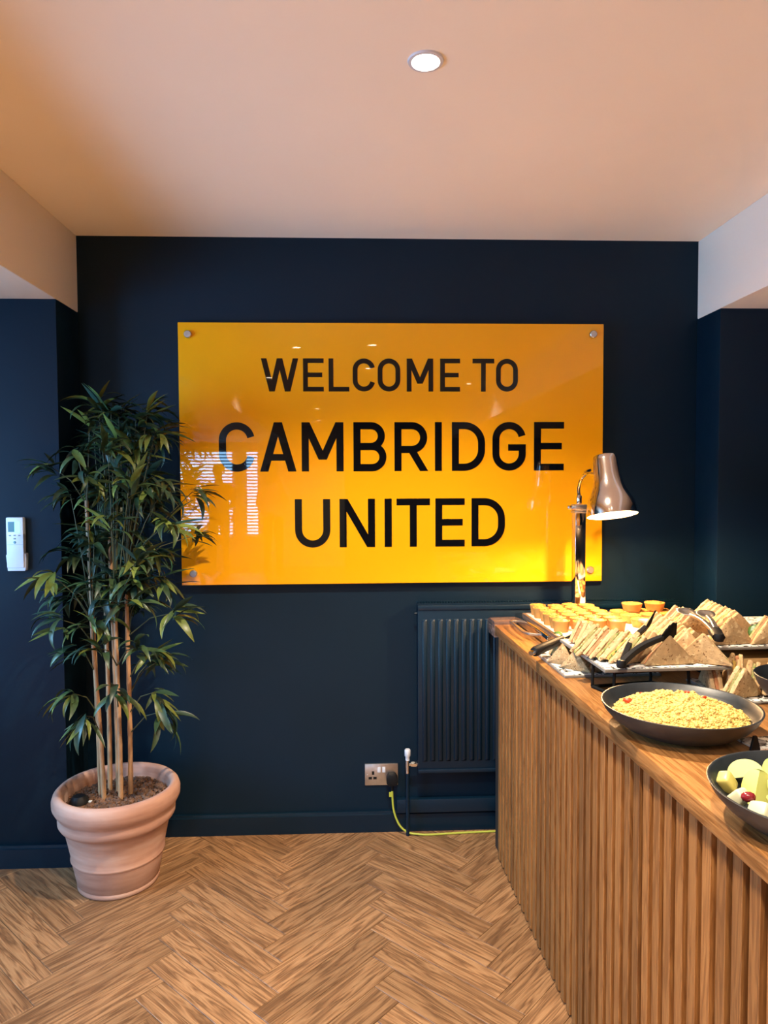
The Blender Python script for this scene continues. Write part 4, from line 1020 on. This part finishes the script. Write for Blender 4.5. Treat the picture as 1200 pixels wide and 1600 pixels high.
def label_card():
    o = thing('food_label', 'grey printed label card between the couscous bowl and the fruit bowl', 'label', K(.285, 1.265, CZ), TH+R(8))
    MB().box(-.055, .06, -.03, .03, 0, .003).obj('card', M['newsprint'], o, smooth=0)
    MB().prism([(-.012, 0), (.012, 0), (.004, .030), (-.004, .030)], -.003, .003, 'Y').obj('holder', M['black'], o, bevel=.001, seg=1)
    o.children[-1].location = (-.058, -.028, 0)
label_card()

# ------------------------------------------------------------------ two people far behind, seen mirrored in the sign
M['suit'] = plain('dark_suit', (.012, .013, .018), .8); M['trousers'] = plain('dark_trousers', (.016, .016, .02), .8)
M['shirt'] = plain('white_shirt', (.72, .72, .74), .8); M['skin'] = plain('skin', (.46, .27, .19), .55); M['hair'] = plain('dark_hair', (.025, .016, .01), .6)
def person(label, loc, rz, pose, jacket):
    J = {'pelvis': ((0, 0, .95), .125), 'spine': ((0, 0, 1.14), .118), 'chest': ((0, -.01, 1.32), .138), 'neckb': ((0, 0, 1.455), .072), 'neck': ((0, .008, 1.51), .054), 'jaw': ((0, .03, 1.575), .066), 'head': ((0, .015, 1.655), .084), 'crown': ((0, .005, 1.72), .06)}
    E = [('pelvis', 'spine'), ('spine', 'chest'), ('chest', 'neckb'), ('neckb', 'neck'), ('neck', 'jaw'), ('jaw', 'head'), ('head', 'crown')]
    for sd, k in ((-1, 'l'), (1, 'r')):
        el, wr, hd = pose[k]
        J.update({'sh'+k: ((sd*.165, 0, 1.415), .066), 'el'+k: (el, .046), 'wr'+k: (wr, .030), 'pa'+k: (hd, .034),
                  'hip'+k: ((sd*.088, 0, .90), .092), 'kn'+k: ((sd*.098, .02, .50), .062), 'an'+k: ((sd*.105, -.015, .095), .044), 'he'+k: ((sd*.108, -.02, .045), .042), 'to'+k: ((sd*.125, .15, .035), .033)})
        E += [('chest', 'sh'+k), ('sh'+k, 'el'+k), ('el'+k, 'wr'+k), ('wr'+k, 'pa'+k), ('pelvis', 'hip'+k), ('hip'+k, 'kn'+k), ('kn'+k, 'an'+k), ('an'+k, 'he'+k), ('he'+k, 'to'+k)]
    names = list(J); me = bpy.data.meshes.new('body'); me.from_pydata([J[n][0] for n in names], [(names.index(a), names.index(b)) for a, b in E], [])
    o = bpy.data.objects.new('body', me); COL.objects.link(o)
    sk = o.modifiers.new('skin', 'SKIN'); sk.use_smooth_shade = True
    for i, n in enumerate(names):
        d = me.skin_vertices[0].data[i]; r = J[n][1]; d.radius = (r*(1.25 if n in ('pelvis', 'spine', 'chest') else 1), r); d.use_root = n == 'pelvis'
    ss = o.modifiers.new('sub', 'SUBSURF'); ss.levels = 2
    dg = bpy.context.evaluated_depsgraph_get(); dg.update(); new = bpy.data.meshes.new_from_object(o.evaluated_get(dg))
    bpy.data.objects.remove(o)
    for m in ('skin', 'trousers', 'suit' if jacket else 'shirt', 'shirt'): new.materials.append(M[m])
    hands = [Vector(pose[k][1]) for k in 'lr']; tips = [Vector(pose[k][2]) for k in 'lr']
    for p in new.polygons:
        c = p.center
        if min((c-t).length for t in tips+hands) < .062 or c.z > 1.47+.3*max(0, -c.y): p.material_index = 0
        elif c.z < .94: p.material_index = 1
        elif jacket and c.y > .04 and abs(c.x) < .018+.10*max(0, c.z-1.05) and c.z > 1.05: p.material_index = 3
        else: p.material_index = 2
    t = thing('person', label, 'person', loc, rz)
    link('body', new, t)
    for k in 'lr':
        wr, hd = Vector(pose[k][1]), Vector(pose[k][2]); d = (hd-wr).normalized(); sd = d.cross(Vector((0, 1, 0))).normalized()
        mb = MB()
        for i, L in enumerate((.066, .076, .072, .056)):
            b = hd+d*.02+sd*(-.027+.018*i); mb.tube([b, b+d*L*.5, b+d*L*.85+Vector((0, .012, 0))], [.009, .0085, .007], 8)
        b = hd-d*.01+sd*.03; mb.tube([b, b+d*.03+sd*.02, b+d*.055+sd*.022], [.011, .010, .008], 8)
        mb.obj('fingers', M['skin'], t, smooth=180)
    hm = MB(); n = 16
    hm.lathe([(.088, 1.655), (.093, 1.69), (.090, 1.72), (.070, 1.748), (.035, 1.762), (0, 1.765)], 24, (0, .0, 0), mod=lambda k, a: 1-.06*math.sin(a)); hm.obj('hair', M['hair'], t, smooth=180)
    f = MB().tube([(0, .092, 1.655), (0, .112, 1.625), (0, .098, 1.615)], [.008, .012, .009], 8)
    for sx in (-.032, .032): f.lathe([(0, -.008), (.008, -.004), (.010, 0), (.008, .004), (0, .008)], 10, (sx, .088, 1.655))
    for sx in (-.088, .088): f.lathe([(0, -.028), (.010, -.018), (.012, .004), (.008, .02), (0, .026)], 10, (sx, .005, 1.64))
    f.obj('face', M['skin'], t, smooth=180)
    return t
person('person in a dark suit and open white shirt, hands clasped, mirrored at the sign left', (-2.12, -8.3, 0), R(8),
       {'l': ((-.25, .02, 1.13), (-.10, .19, 1.03), (-.03, .225, 1.00)), 'r': ((.25, .02, 1.13), (.10, .19, 1.04), (.035, .225, 1.02))}, True)
person('person in a white shirt and dark trousers, hand at chin, mirrored below the letter A', (-1.28, -8.2, 0), R(-30),
       {'l': ((-.25, .02, 1.13), (-.20, .20, 1.02), (-.17, .27, 1.0)), 'r': ((.20, .16, 1.17), (.06, .17, 1.42), (.035, .15, 1.49))}, False)
